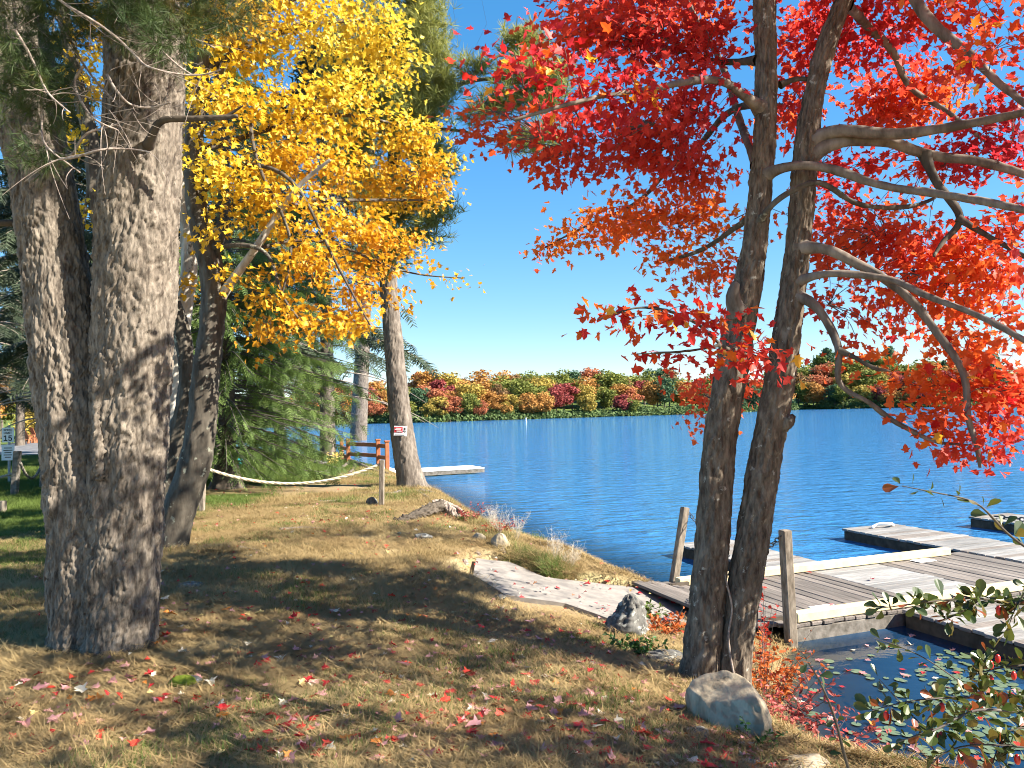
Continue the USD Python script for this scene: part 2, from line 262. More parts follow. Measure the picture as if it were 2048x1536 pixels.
def ground_z(x, y):
    x, y = np.asarray(x, float), np.asarray(y, float); d = shore_dist(x, y); P = np.stack([x.ravel(), y.ravel()], 1)
    far = np.clip((np.hypot(P[:, 0], P[:, 1])-60)/60, 0, 1).reshape(x.shape)
    pl = np.clip(_rbf(np.clip(P, [-45, -5], [8, 50])), .08, 1.1).reshape(x.shape)
    hill = .15+np.clip(d, 0, 400)*.085*(1+.35*np.sin(x*.021)+.3*np.sin(x*.047+1)); hill = np.where(hill > 9, 9+(hill-9)*.25, hill)
    pl = pl*(1-far)+hill*far
    w = np.where(y > 60, 1.0, np.where(y > 11, 1.0, .75))
    s = np.clip(d/w, 0, 1); z = pl*(1-(1-s)**1.8)
    z = np.where(d < 0, np.maximum(d*.32, -2.0), z)
    near = np.clip(d/.4, 0, 1)*(1-far)
    p3 = np.stack([x, y, np.zeros_like(x)], -1)
    z = z+near*((fbm(p3, 1.3, 3, 5)-.5)*.07+(fbm(p3, 6., 2, 9)-.5)*.022)+(1-far)*(.06*np.exp(-((x+2.85)**2+(y-5.25)**2)/.5))
    ins = shapely.contains_xy(_slab_big, P[:, 0], P[:, 1]).reshape(x.shape)
    return np.where(ins, np.minimum(z, slab_z(x, y)-.05), z)
def gz(x, y): return float(ground_z(np.array([x]), np.array([y]))[0])
def hit(px_, py_, lo=2.0, hi=120.0):
    """Where the sight line through a pixel meets the ground."""
    d = ray(px_, py_); t = np.geomspace(lo, hi, 700)/d[1]; P = CAM+d*t[:, None]; b = P[:, 2] < ground_z(P[:, 0], P[:, 1])
    i = int(np.argmax(b)) if b.any() else len(t)-1
    return P[i]
def graded(lo, a, b, hi, step, g):
    r = [b]; s = step
    while r[-1] < hi: s *= g; r.append(r[-1]+s)
    l = [a]; s = step
    while l[-1] > lo: s *= g; l.append(l[-1]-s)
    return np.r_[l[::-1][:-1], np.arange(a, b, step), r]
gx, gy = graded(-1500, -6, 4, 1500, .07, 1.09), graded(-400, 2.4, 13.5, 2500, .07, 1.06)
GX, GY = np.meshgrid(gx, gy, indexing='xy'); GZ = ground_z(GX, GY); nx, ny = len(gx), len(gy)
_i = (np.arange(ny-1)[:, None]*nx+np.arange(nx-1)[None]).ravel(); GQ = np.stack([_i, _i+1, _i+nx+1, _i+nx], 1)
GD = shore_dist(GX, GY)
lawn_n = fbm(np.stack([GX, GY, GX*0], -1), .9, 4, 3)
lawn = np.clip((-4.6-GX-.12*np.clip(GY-8, 0, 99)+1.5*(lawn_n-.5))/1.2, 0, 1)*np.clip((GY-6.5)/1.5, 0, 1)
lawn = np.maximum(lawn, np.clip((-4.7-GX)/.6, 0, 1)*np.clip((GY-7.5)/1.0, 0, 1))
lawn = np.maximum(lawn, .33*np.clip((lawn_n-.52)/.14, 0, 1)*np.clip((GD-.5)/1, 0, 1))
lawn = np.where(GY > 55, 1., lawn)
litter = np.exp(-((GX+5.6)**2/9+(GY-17.2)**2/5))*1.3+np.exp(-((GX+1.6)**2+(GY-11.2)**2)/2.5)+.9*np.exp(-((GX-.2)**2/.8+(GY-7.4)**2/.5))
litter = np.clip(litter+.9*np.clip((fbm(np.stack([GX, GY, GX*0+7], -1), .8, 4, 8)-.52)/.12, 0, 1)*(GY < 12.5), 0, 1)
bed = np.clip(.3-GZ*6, 0, 1)*np.clip(-GD/.3+.6, 0, 1)
m_ground = M('ground', {'g': ('geometry', {}), 'n': ('noise_texture', {'scale': 55.0, 'detail': 6.0, 'roughness': .7}), 'n2': ('noise_texture', {'scale': 2.3, 'detail': 5.0, 'roughness': .6}),
    'r': ('rgb_ramp', {'ramp': [(0, (.15, .115, .055)), (.38, (.28, .22, .11)), (.6, (.42, .34, .185)), (1, (.52, .44, .26))]}), 'rg': ('rgb_ramp', {'ramp': [(0, (.035, .055, .012)), (.5, (.085, .12, .028)), (1, (.18, .20, .055))]}),
    'rl': ('rgb_ramp', {'ramp': [(0, (.07, .04, .025)), (.45, (.17, .10, .06)), (1, (.33, .21, .13))]}), 'rb': ('rgb_ramp', {'ramp': [(0, (.025, .02, .01)), (1, (.11, .075, .04))]}),
    'al': ('attribute', {'attribute': 'lawn'}), 'ai': ('attribute', {'attribute': 'litter'}), 'ab': ('attribute', {'attribute': 'bed'}), 'af': ('math', {'math_type': 'multiply', 'value2': .6}),
    'x1': ('mix', {}), 'x2': ('mix', {}), 'x3': ('mix', {}), 'x4': ('mix', {'mix_type': 'multiply', 'fac': .6}), 'r4': ('rgb_ramp', {'ramp': [(0, (.6, .55, .5)), (.5, (1, 1, 1)), (1, (1.2, 1.15, 1.05))]}),
    'b': ('bump', {'strength': .7, 'distance': .02}), 'p': ('principled_bsdf', {'roughness': .95, 'specular_ior_level': .1})},
    [('g.position', 'n.vector'), ('g.position', 'n2.vector'), ('n.fac', 'r.fac'), ('n.fac', 'rg.fac'), ('n.fac', 'rl.fac'), ('n2.fac', 'rb.fac'), ('n2.fac', 'r4.fac'), ('al.fac', 'x1.fac'), ('r.color', 'x1.color1'), ('rg.color', 'x1.color2'),
     ('ai.fac', 'af.value1'), ('af.value', 'x2.fac'), ('x1.color', 'x2.color1'), ('rl.color', 'x2.color2'), ('ab.fac', 'x3.fac'), ('x2.color', 'x3.color1'), ('rb.color', 'x3.color2'), ('x3.color', 'x4.color1'), ('r4.color', 'x4.color2'),
     ('x4.color', 'p.base_color'), ('n.fac', 'b.height'), ('b.normal', 'p.normal')])
single('ground', (np.stack([GX, GY, GZ], -1).reshape(-1, 3), GQ), m_ground, 'sloping lakeside lawn of dry grass and pine needles', kind='structure', smooth=True,
       prim={'lawn': lawn.ravel(), 'litter': litter.ravel(), 'bed': bed.ravel()})
# the lake surface: the cells of the same grid that hold water
wet = (GZ < .05) & (GD < .6)
keep = wet.ravel()[GQ].any(1); used, inv = np.unique(GQ[keep], return_inverse=True)
WV = np.stack([GX, GY, GX*0], -1).reshape(-1, 3)[used]
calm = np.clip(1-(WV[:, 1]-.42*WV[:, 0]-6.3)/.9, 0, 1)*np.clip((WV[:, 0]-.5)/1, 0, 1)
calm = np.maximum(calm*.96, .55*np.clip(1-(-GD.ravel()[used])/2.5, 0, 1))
depth = np.clip(-GZ.ravel()[used], 0, 2)
m_water = M('lake_water', {'g': ('geometry', {}), 'm1': ('mapping', {'scale': (1.0, 2.2, 1)}), 'n1': ('noise_texture', {'scale': 1.0, 'detail': 2.0, 'distortion': .6}), 'm2': ('mapping', {'scale': (4.2, 8.5, 1)}), 'n2': ('noise_texture', {'scale': 1.0, 'detail': 3.0, 'roughness': .6}),
    'm3': ('mapping', {'scale': (.02, .05, 1)}), 'n3': ('noise_texture', {'scale': 1.0, 'detail': 3.0}), 'k3': ('math', {'math_type': 'multiply_add', 'value2': 1.2, 'value3': .4}),
    'a': ('math', {'math_type': 'multiply_add', 'value2': .42}), 'c': ('attribute', {'attribute': 'calm'}), 'ic': ('math', {'math_type': 'subtract', 'value1': 1.0}), 'h': ('math', {'math_type': 'multiply'}), 'hh': ('math', {'math_type': 'multiply'}),
    'b': ('bump', {'strength': 1.0, 'distance': .19}), 'd': ('attribute', {'attribute': 'depth'}), 'f': ('map_range', {'from_min': 0.0, 'from_max': .55, 'to_min': .25, 'to_max': 1.0, 'clamp': True}),
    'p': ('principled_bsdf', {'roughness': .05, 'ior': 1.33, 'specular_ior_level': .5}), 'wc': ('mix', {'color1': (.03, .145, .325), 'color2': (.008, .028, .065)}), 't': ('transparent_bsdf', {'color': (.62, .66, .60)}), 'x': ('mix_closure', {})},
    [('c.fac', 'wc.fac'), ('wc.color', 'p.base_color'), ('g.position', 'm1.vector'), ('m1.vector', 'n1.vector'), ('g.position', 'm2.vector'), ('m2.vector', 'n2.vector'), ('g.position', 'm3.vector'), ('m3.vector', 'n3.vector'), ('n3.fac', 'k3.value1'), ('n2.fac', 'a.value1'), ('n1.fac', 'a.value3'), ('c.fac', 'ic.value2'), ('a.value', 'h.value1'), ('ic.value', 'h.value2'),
     ('h.value', 'hh.value1'), ('k3.value', 'hh.value2'), ('hh.value', 'b.height'), ('b.normal', 'p.normal'), ('d.fac', 'f.value'), ('f.result', 'x.fac'), ('t.BSDF', 'x.closure1'), ('p.BSDF', 'x.closure2')], 'x.closure')
single('lake', (WV, inv.reshape(-1, 4)), m_water, 'blue rippled lake reaching to the wooded far shore', kind='structure', prim={'calm': calm, 'depth': depth})
# worn concrete path going down to the dock
_b = SLAB.simplify(.01); _tri = trimesh.creation.extrude_polygon(_b.buffer(-.02), .16, engine='earcut'); _tri = _tri.subdivide_to_size(.12)
_v = np.array(_tri.vertices); _v[:, 2] += slab_z(_v[:, 0], _v[:, 1])-.16+(fbm(_v*[1, 1, 0], 3, 3, 4)-.5)*.02
single('concrete_path', (_v, np.array(_tri.faces)), m_concrete, 'worn concrete path sloping from the lawn down to the dock', kind='structure', smooth=30 and False)
# the road beyond the lawn on the left
def drape(poly, step, lift):
    m = trimesh.creation.extrude_polygon(poly, 1.0, engine='earcut'); f = np.array(m.faces)[np.array(m.face_normals)[:, 2] > .9]
    m = trimesh.Trimesh(m.vertices, f); m.remove_unreferenced_vertices(); m = m.subdivide_to_size(step); v = np.array(m.vertices); v[:, 2] = ground_z(v[:, 0], v[:, 1])+lift; return v, np.array(m.faces)
road_line = [(-60, 33), (-40, 36), (-28, 38.5), (-24, 42), (-24.5, 50), (-30, 62), (-45, 85)]
single('road', drape(LineString(road_line).buffer(7.5, cap_style='flat'), 1.2, .03), m_asphalt, 'grey asphalt road curving past the lawn', kind='structure')
single('pavement', drape(LineString([(-60, 23.6), (-40, 25.6), (-27, 27), (-20.5, 28.2)]).buffer(1.0, cap_style='flat'), .8, .03), m_concrete, 'pale pavement strip along the near side of the road', kind='structure')

# ---------------------------------------------------------------- plants: growth and leaves
def bark_disp(circ, w, aniso, depth, seed, fine=.25):
    r_ = np.random.default_rng(seed); c = 2*np.pi*circ; rows = int(12/(w/aniso))+2; cols = max(int(c/w), 4)
    a, b = np.meshgrid(np.arange(cols), np.arange(rows)); S = np.stack([(a+.5*(b % 2)+r_.uniform(-.42, .42, a.shape))*c/cols, (b+r_.uniform(-.45, .45, a.shape))*w], -1).reshape(-1, 2)
    hgt = r_.uniform(.2, 1, len(S)); S3 = np.vstack([S-[c, 0], S, S+[c, 0]]); h3 = np.tile(hgt, 3); tree = cKDTree(S3)
    def disp(th, s, r):
        u, v = (th*circ).ravel(), s.ravel(); q = np.stack([np.cos(th).ravel()*circ, np.sin(th).ravel()*circ, v], 1)
        u2 = u+(fbm(q, 9, 4, seed)-.5)*w*3.2; v2 = v*aniso+(fbm(q, 7, 4, seed+3)-.5)*w*2.6
        d, i = tree.query(np.stack([u2, v2], 1), k=2); e = np.clip((d[:, 1]-d[:, 0])/w/.40, 0, 1)**.5
        h = e*h3[i[:, 0]]+fine*(fbm(q*[1, 1, .5], 75, 3, seed+7)-.5)
        return (depth*(h-.55)).reshape(th.shape)
    return disp
def lumpy(amp, sc, seed): return lambda th, s, r: amp*(fbm(np.stack([np.cos(th)*sc, np.sin(th)*sc, s*sc*1.2], -1), 1.0, 3, seed)-.5)
def both(*fs): return lambda th, s, r: sum(f(th, s, r) for f in fs)
def flare(h, k, lobes=5, seed=0):
    ph = np.random.default_rng(seed).uniform(0, 6.28)
    return lambda th, s, r: r*k*np.exp(-s/h)*(1+.45*np.sin(lobes*th+ph))
def px_path(rows):
    """Rows (px, py, depth, half width in px): the points and radii of a stem."""
    P = np.array([at(a, b, Y) for a, b, Y, _ in rows]); R = np.array([r*Y/FPX for _, _, Y, r in rows]); return P, R
def grow(nodes, targets, droop=.0, base=.0025, slope=.006, k=5, wob=.10, maxd=1.25):
    """Joins every target to the nearest branch by a bent twig; returns twigs (M, k, 3), radii (M, k)."""
    nodes = np.asarray(nodes); order = np.argsort(cKDTree(nodes).query(targets)[0]); T = targets[order]; out, rad = [], []; i = 0
    while i < len(T):
        b = T[i:i+max(40, len(nodes)//6)]; i += len(b); d, j = cKDTree(nodes).query(b); m_ = d < maxd; b, d, j = b[m_], d[m_], j[m_]
        if not len(b): continue
        A = nodes[j]; t = np.linspace(0, 1, k)[None, :, None]
        P = A[:, None]*(1-t)+b[:, None]*t; L = d[:, None, None]
        P = P+np.sin(np.pi*t)*rng.normal(size=(len(b), 1, 3))*L*wob; P[..., 2] += (np.sin(np.pi*t[..., 0])*L[..., 0])*(.12-droop)
        out.append(P); r0 = base+slope*np.minimum(d, .55); rad.append(np.linspace(1, .35, k)[None]*r0[:, None]); nodes = np.vstack([nodes, P[:, 2:].reshape(-1, 3)])
    return np.vstack(out), np.vstack(rad)
def blob_targets(blobs, dens, zflat=.7, ref=6.0):
    """Blobs (px, py, rx, ry, depth[, depth radius]) to points inside them."""
    out = []
    for bl in blobs:
        x, y, rx, ry, Y = bl[:5]; rd = bl[5] if len(bl) > 5 else max(.3, .8*rx*Y/FPX); c = at(x, y, Y); n = max(int(dens*rx*ry*(Y/ref)**2), 2)
        q = rand_dir(n)*rng.uniform(0, 1, (n, 1))**.42; out.append(c+q*[rx*Y/FPX, rd, ry*Y/FPX])
    return np.vstack(out)
MAPLE = np.array([(0, 0), (-.05, .27), (.17, .22), (.42, .60), (.46, .27), (.71, .25), (1.0, 0)]); MAPLE = np.vstack([MAPLE, MAPLE[1:-1][::-1]*[1, -1]])
def leaf_template(outline, fold=.12, droop=.10):
    o = np.asarray(outline, float); c = np.array([.38, 0]); v = np.vstack([c, o]); z = np.abs(v[:, 1])*fold*2-droop*v[:, 0]**2; n = len(o)
    f = np.stack([np.zeros(n, int), 1+np.arange(n), 1+(np.arange(n)+1) % n], 1); return np.column_stack([v-[.0, 0], z]), f
LEAF = leaf_template(MAPLE)
LEAF_LO = leaf_template(np.array([(0, 0), (.12, .42), (.42, .26), (.5, .48), (.68, .18), (1, 0), (.68, -.18), (.5, -.48), (.42, -.26), (.12, -.42)]))
OVAL = leaf_template(np.array([(0, 0), (.3, .16), (.62, .24), (.88, .16), (1, 0), (.88, -.16), (.62, -.24), (.3, -.16)]), .15, .08)
def leaves_at(tw, per, spread, size, up=.55, sunw=.45, tdrop=.5, jit=.75):
    """Leaf positions, axes and sizes round the outer part of the twigs."""
    M_, k, _ = tw.shape; n = M_*per; i = np.repeat(np.arange(M_), per); t = rng.uniform(.45, 1.02, n)*(k-1); a = np.minimum(t.astype(int), k-2); fr = (t-a)[:, None]
    P = tw[i, a]*(1-fr)+tw[i, a+1]*fr+rng.normal(size=(n, 3))*[spread, spread, spread*.55]
    nrm = unit(np.array([0, 0, up])+SUN*sunw+rng.normal(size=(n, 3))*jit*.6); dr = unit(tw[i, -1]-tw[i, 0])+rng.normal(size=(n, 3))*.7; dr[:, 2] -= tdrop
    return P, axes(dr, nrm), size*rng.uniform(.6, 1.15, n)
def in_view(P, mar=20):
    x, y, w = pix(P); return (w > .2) & (x > -mar) & (x < 2048+mar) & (y > -mar) & (y < 1536+mar)
def foliage(parent, tpl, P, A, S, mat, singles=None, n_single=300, name='foliage', lname='leaf'):
    """The largest leaves in view as parts of their own, the rest as one part."""
    w = pix(P)[2]; score = np.where(in_view(P, -5), S/np.maximum(w, .3), 0); idx = np.argsort(-score)[:n_single] if singles else np.zeros(0, int); rest = np.setdiff1d(np.arange(len(P)), idx)
    part(parent, name, scatter(*tpl, P[rest], A[rest], S[rest]), mat, kind='stuff')
    for q, i in enumerate(idx):
        part(parent, lname, scatter(*tpl, P[i:i+1], A[i:i+1], S[i:i+1]), singles[rng.integers(len(singles))])
def limb(parent, rows, mat, n=10, ds=.06, seed=1, name='limb', amp=.006, **kw):
    P, R = px_path(rows); v = tube(P, R, n, ds, both(lumpy(amp*1.3, 6, seed), lumpy(amp*.6, 24, seed+1), lambda th, s, r: r*.75*np.exp(-s/.07)), **kw); part(parent, name, v, mat, smooth=True); return resample(P, R, .15)[0]
# ---------------------------------------------------------------- the dock and what stands by it
DU = np.array([math.cos(DOCK_A), math.sin(DOCK_A), 0]); DN = np.array([-math.sin(DOCK_A), math.cos(DOCK_A), 0]); DR = np.stack([DU, DN, [0, 0, 1]], 1)
def dk(s, t, z): return DU*s+DN*t+np.array([0, 0, z])
ZD = .17
def boards(T, s0, s1, t0, t1, across, w, mats, z=ZD, th=.035, gap=.008, skew=0.0):
    """Deck boards filling a rectangle of the dock, each a part."""
    a0, a1 = (s0, s1) if across else (t0, t1); n = max(int(round((a1-a0)/w)), 1); w = (a1-a0)/n
    for i in range(n):
        c = a0+(i+.5)*w; e = rng.uniform(-.018, .018, 2); dz = rng.uniform(-.004, .005)
        if across: ctr = dk(c, (t0+t1+e[0])/2, z-th/2+dz); sz = (w-gap, t1-t0+e[1], th)
        else: ctr = dk((s0+s1+e[0])/2, c, z-th/2+dz); sz = (s1-s0+e[1], w-gap, th)
        Rr = DR@trimesh.transformations.rotation_matrix(rng.normal(0, .006), [1, 0, 0] if not across else [0, 1, 0])[:3, :3]
        part(T, 'deck_board', box(ctr, sz, bev=.005, R=Rr), mats[rng.integers(len(mats))])
def dbox(T, name, s0, s1, t0, t1, z0, z1, mat, bev=.006): part(T, name, box(dk((s0+s1)/2, (t0+t1)/2, (z0+z1)/2), (s1-s0, t1-t0, z1-z0), bev=bev, R=DR), mat)
D = thing('main_dock', 'main grey wooden dock with yellow edge beams leading out from the concrete path', 'dock', dk(5.2, 7.2, 0))
boards(D, 5.12, 7.05, 6.27, 8.27, True, .14, m_plank_n)
boards(D, 7.06, 8.15, 6.27, 8.27, False, .14, m_plank_u)
boards(D, 8.16, 9.78, 6.27, 8.27, True, .14, m_plank_n)
for t0 in (6.29, 8.13): dbox(D, 'edge_beam', 5.24 if t0 < 7 else 5.05, 9.75 if t0 < 7 else 9.45, t0, t0+.115, ZD+.006, ZD+.10, m_beam, .008)
for t0 in (6.27, 7.2, 8.22): dbox(D, 'fascia', 5.12, 9.78, t0, t0+.05, -.12, ZD-.042, m_wood)
for s, t in ((5.75, 6.56), (8.65, 7.93)): dbox(D, 'fixing_plate', s, s+.30, t, t+.17, ZD+.006, ZD+.012, m_white, 0)
G = thing('dock_ramp', 'hinged ramp of weathered boards between the concrete path and the main dock', 'ramp', dk(4.8, 7.3, .2))
for i in range(5):
    s0 = 4.47+.13*i; z = .275-.018*i
    part(G, 'ramp_board', box(dk(s0+.06, 7.26+rng.uniform(-.02, .02), z-.02), (.122, 2.02+rng.uniform(-.04, .04), .035), bev=.005, R=DR), m_plank_n[i % 3])
for t in (6.4, 7.3, 8.1): part(G, 'ramp_joist', box(dk(4.85, t, .19), (.6, .05, .09), R=DR), m_side)
def finger(s0, s1, t0, t1, label, dark=m_side):
    T = thing('finger_dock', label, 'dock', dk((s0+s1)/2, (t0+t1)/2, 0)); boards(T, s0-.03, s1+.03, t0, t1, False, .135, m_plank_u+m_plank_n[2:], ZD+.015)
    for s in (s0, s1-.05): dbox(T, 'side_board', s, s+.05, t0+.02, t1-.02, -.12, ZD-.03, dark)
    for t in (t0+.02, t1-.07): dbox(T, 'end_board', s0+.052, s1-.052, t, t+.05, -.12, ZD-.032, dark)
    return T
finger(6.6, 7.5, 8.31, 10.65, 'grey finger dock seen between the two maple trunks')
finger(6.55, 7.5, 2.6, 6.24, 'finger dock over the lily pads, behind the barberry branches')
T1 = finger(9.85, 10.95, 3.6, 10.6, 'cross dock at the end of the yellow beams, the white hose lying on it')
finger(12.8, 13.75, 5.0, 10.6, 'outermost finger dock, dark chain along its top')
T2 = thing('outer_dock', 'outer length of the wooden dock beyond the cross dock', 'dock', dk(11.9, 7.2, 0)); boards(T2, 10.98, 12.75, 6.27, 8.27, True, .14, m_plank_n); dbox(T2, 'fascia', 10.98, 12.75, 6.27, 6.32, -.1, ZD-.04, m_side)
def loop_tube(name, pts, r, mat, label, cat, n=8, ds=.03): single(name, tube(pts, np.full(len(pts), r), n, ds, caps0=True), mat, label, cat, smooth=True)
loop_tube('white_hose', [dk(10.25+.09*i+.03*math.sin(i*2), 10.35+.05*math.sin(i*1.3), ZD+.03+.05*math.sin(math.pi*i/6)) for i in range(7)], .024, m_white, 'bent white hose lying on the far end of the cross dock', 'hose')
def chain(name, A, B, sag, label, link=.055, mat=m_chain, r=.007):
    T = thing(name, label, 'chain', (A+B)/2); L = np.linalg.norm(B-A); n = int(L*1.05/link); t = np.linspace(0, 1, n)
    P = A*(1-t[:, None])+B*t[:, None]; P[:, 2] -= sag*4*t*(1-t); tor = trimesh.creation.torus(link*.36, r, 10, 5); tv = np.array(tor.vertices)*[1.6, 1, 1]; tf = np.array(tor.faces); dr = np.gradient(P, axis=0)
    nr = np.where((np.arange(n) % 2)[:, None] == 0, [[0, 0, 1.]], [[.35, .94, 0.]])
    for i in range(n): part(T, 'link', scatter(tv, tf, P[i:i+1], axes(dr[i:i+1], nr[i:i+1]), np.array([1.0])), mat)
def post(name, base, top, w, label, mat=m_post, group=None, tilt=0):
    T = thing(name, label, 'post', base); base, top = np.array(base, float), np.array(top, float); ax = unit(top-base); L = np.linalg.norm(top-base)
    x = unit(np.cross([0, 1., 0], ax)); Rr = np.stack([x, np.cross(ax, x), ax], 1)@trimesh.transformations.rotation_matrix(tilt, [0, 0, 1])[:3, :3]
    m = trimesh.creation.box([w, w, L+.3]).subdivide().subdivide().subdivide(); v = np.array(m.vertices); rr = v[:, :2].copy(); k = np.abs(rr).max(1) > w*.49
    corner = (np.abs(rr[:, 0]) > w*.49) & (np.abs(rr[:, 1]) > w*.49); v[corner, :2] *= .9; v[:, :2] *= 1+.05*(fbm(np.c_[v[:, :2]*8, v[:, 2]*3], 1, 3, int(abs(base[0])*100))[:, None]-.5)
    v = v@Rr.T+base+ax*(L/2-.15); part(T, 'shaft', (v, np.array(m.faces)), mat); part(T, 'weathered_top', box(top+ax*.004, (w*.86, w*.86, .012), bev=.004, R=Rr), m_post); return top
Lp = post('dock_post', dk(5.02, 8.32, -.1), at(1370, 1016, 9.68), .092, 'square grey post at the far shore corner of the dock, left of the maples', tilt=.3)
_y = dk(5.2, 6.14, 0)[1]; Rp = post('dock_post', at(1583, 1300, _y), at(1570, 1062, _y), .10, 'taller square grey post at the near end of the yellow beam, right of the maple', tilt=.25)
chain('dock_chain', Lp+[0.05, 0, -.07], at(1455, 1110, 9.0), .02, 'thin dark chain hanging from the far dock post', r=.005)
chain('dock_chain', Rp+[-.05, 0, -.06], at(1478, 1128, 8.3), .03, 'thin dark chain hanging from the taller near dock post', r=.006)
chain('dock_chain', dk(13.0, 10.2, ZD+.05), dk(13.1, 8.0, ZD+.05), .0, 'dark chain lying along the outermost finger dock', r=.012, link=.09)
# white swimming dock, sign, fence
W0, W1 = np.array([-4.3, 27.9, .2]), np.array([-1.12, 29.3, .2]); wu = unit(W1-W0); wn = np.array([-wu[1], wu[0], 0]); WR = np.stack([wu, wn, [0, 0, 1]], 1)
T = thing('swim_dock', 'low white dock on the water right of the leaning pine', 'dock', (W0+W1)/2); L = np.linalg.norm(W1-W0); n = 24
for i in range(n): part(T, 'deck_board', box(W0+wu*(i+.5)*L/n+wn*.75, (L/n-.008, 1.5+rng.uniform(-.02, .02), .04), bev=.004, R=WR), m_white)
for t in (.02, 1.48): part(T, 'side_board', box(W0+wu*L/2+wn*t-[0, 0, .095], (L, .05, .14), R=WR), m_wood)
part(T, 'shore_ramp', box(W0-wu*.8+wn*.75+[0, 0, .12], (1.7, 1.4, .04), R=WR), m_white)
F = thing('wooden_fence', 'stained brown post and rail fence at the water by the second pine', 'fence', at(757, 940, 26))
fp = [(684, 878, 932, 29.0), (697, 880, 932, 27.6), (757, 881, 938, 25.9), (775, 884, 950, 25.2)]; ends = []
for x, y0, y1, Y in fp:
    a, b = at(x, y1+6, Y), at(x, y0, Y); b[:2] = a[:2]; w = .13
    q = part(F, 'post', box((a+b)/2, (w, w, b[2]-a[2]), .3, .01), m_fence); part(q, 'cap', box(b+[0, 0, .025], (w*1.35, w*1.35, .05), .3, .012), m_fence); ends.append((a, b))
for (a, b), (c, d) in zip(ends[1:-1], ends[2:]):
    for fr in (.86, .52, .1):
        p, q = a*(1-fr)+b*fr, c*(1-fr)+d*fr; m = (p+q)/2; L = np.linalg.norm(q-p)-.135; part(F, 'rail', box(m, (L, .045, .13), math.atan2((q-p)[1], (q-p)[0]), .006), m_fence)
p0, p1 = ends[0][0]*.25+ends[0][1]*.75, ends[1][0]*.25+ends[1][1]*.75
for k in (-.35, -.05): part(F, 'rail', box((p0+p1)/2+[0, 0, k], (np.linalg.norm((p1-p0)[:2])-.14, .045, .13), math.atan2((p1-p0)[1], (p1-p0)[0]), .006), m_fence)
# rope fences
def rope(A, B, sag, r, label, mat, pitch=.11):
    T = thing('rope', label, 'rope', (A+B)/2); L = np.linalg.norm(B-A); n = int(L/pitch*7); t = np.linspace(0, 1, n)
    P = A*(1-t[:, None])+B*t[:, None]; P[:, 2] -= sag*4*t*(1-t); T_, N, B_ = frames(P); s = t*L
    for k in range(3):
        a = 2*np.pi*(s/pitch/3+k/3); Q = P+r*.55*(np.cos(a)[:, None]*N+np.sin(a)[:, None]*B_); part(T, 'strand', tube(Q, np.full(n, r*.56), 6, caps0=True), mat, smooth=True)
rp = [post('rope_post', b, at(*t_), .085, lab) for b, t_, lab in [((*hit(403, 1026)[:2], hit(403, 1026)[2]-.05), (407, 930, hit(403, 1026)[1]), 'pale wooden rope post just right of the curved grey trunk'),
      ((*hit(763, 1013)[:2], hit(763, 1013)[2]-.05), (764, 921, hit(763, 1013)[1]), 'grey wooden rope post with a worn top left of the leaning pine')]]
rope(rp[0]+[.03, 0, -.05], rp[1]+[-.03, 0, -.06], .30, .024, 'pale twisted rope sagging between the two posts in front of the spruce', m_rope)
post('knotted_stub', hit(2, 1026), hit(2, 1026)+[0, 0, .2], .14, 'short pale stub of a post in the sunny grass at the lawn edge')
h1, h2 = hit(28, 994), hit(86, 978)
lp1 = post('rope_post', h1-[0, 0, .05], at(35, 903, h1[1]), .13, 'dark leaning rope post beside the speed limit sign', m_wood); lp2 = post('rope_post', h2-[0, 0, .05], at(87, 925, h2[1]), .12, 'dark rope post half hidden by the big double pine', m_wood)
rope(lp1+[.06, 0, -.25], lp2+[-.05, 0, -.06], .32, .03, 'dark rope sagging from the leaning post towards the double pine', m_rope_dark); rope(lp1+[-.06, 0, -.45], lp1+[-2.2, .8, -.35], .2, .03, 'dark rope running left from the leaning rope post', m_rope_dark)
# road sign
h = hit(17, 968); T = thing('road_sign', 'speed limit sign 15 with a second white plate below it on one steel post', 'sign', h); Y = h[1]
sg = at(17, 855, Y); top = sg[2]; k = Y/FPX; part(T, 'sign_post', box((h[0], Y+.03, (top+h[2])/2), (.06, .04, top-h[2]+.1), bev=.01), m_steel)
m_ink = plain('black_paint', (.01, .01, .01), (.02, .02, .02), 5, .6); m_red = m_red; m_signred = plain('red_paint', (.50, .02, .03), (.58, .03, .04), 5, .5)
def plate(T, c, w, hgt, name, mat=m_white): return part(T, name, box(c, (w, .006, hgt), bev=.002), mat)
def letters(T, text, c, hgt, mat, name='lettering'):
    m = meshkit.text_mesh(text, hgt, .003, True); v = np.array(m.vertices); v[:, 0] -= (v[:, 0].min()+v[:, 0].max())/2
    part(T, name, (np.stack([v[:, 0]+c[0], c[1]-v[:, 2], v[:, 1]+c[2]], 1), np.array(m.faces)), mat)
c = at(16, 870, Y); q = plate(T, c, 24*k, 29*k, 'limit_plate'); letters(q, '15', c+[0, -.004, -11.5*k], 10.5*k, m_ink); letters(q, 'LIMIT', c+[0, -.004, 2.2*k], 4.0*k, m_ink); letters(q, 'SPEED', c+[0, -.004, 8.2*k], 4.0*k, m_ink)
c2 = at(16, 905, Y); q = plate(T, c2, 26*k, 31*k, 'lower_plate')
for i, wd in enumerate((16, 18, 14, 17, 12)): part(q, 'text_line', box(c2+[0, -.0045, (9-4.6*i)*k], (wd*k, .002, 1.6*k)), m_ink)
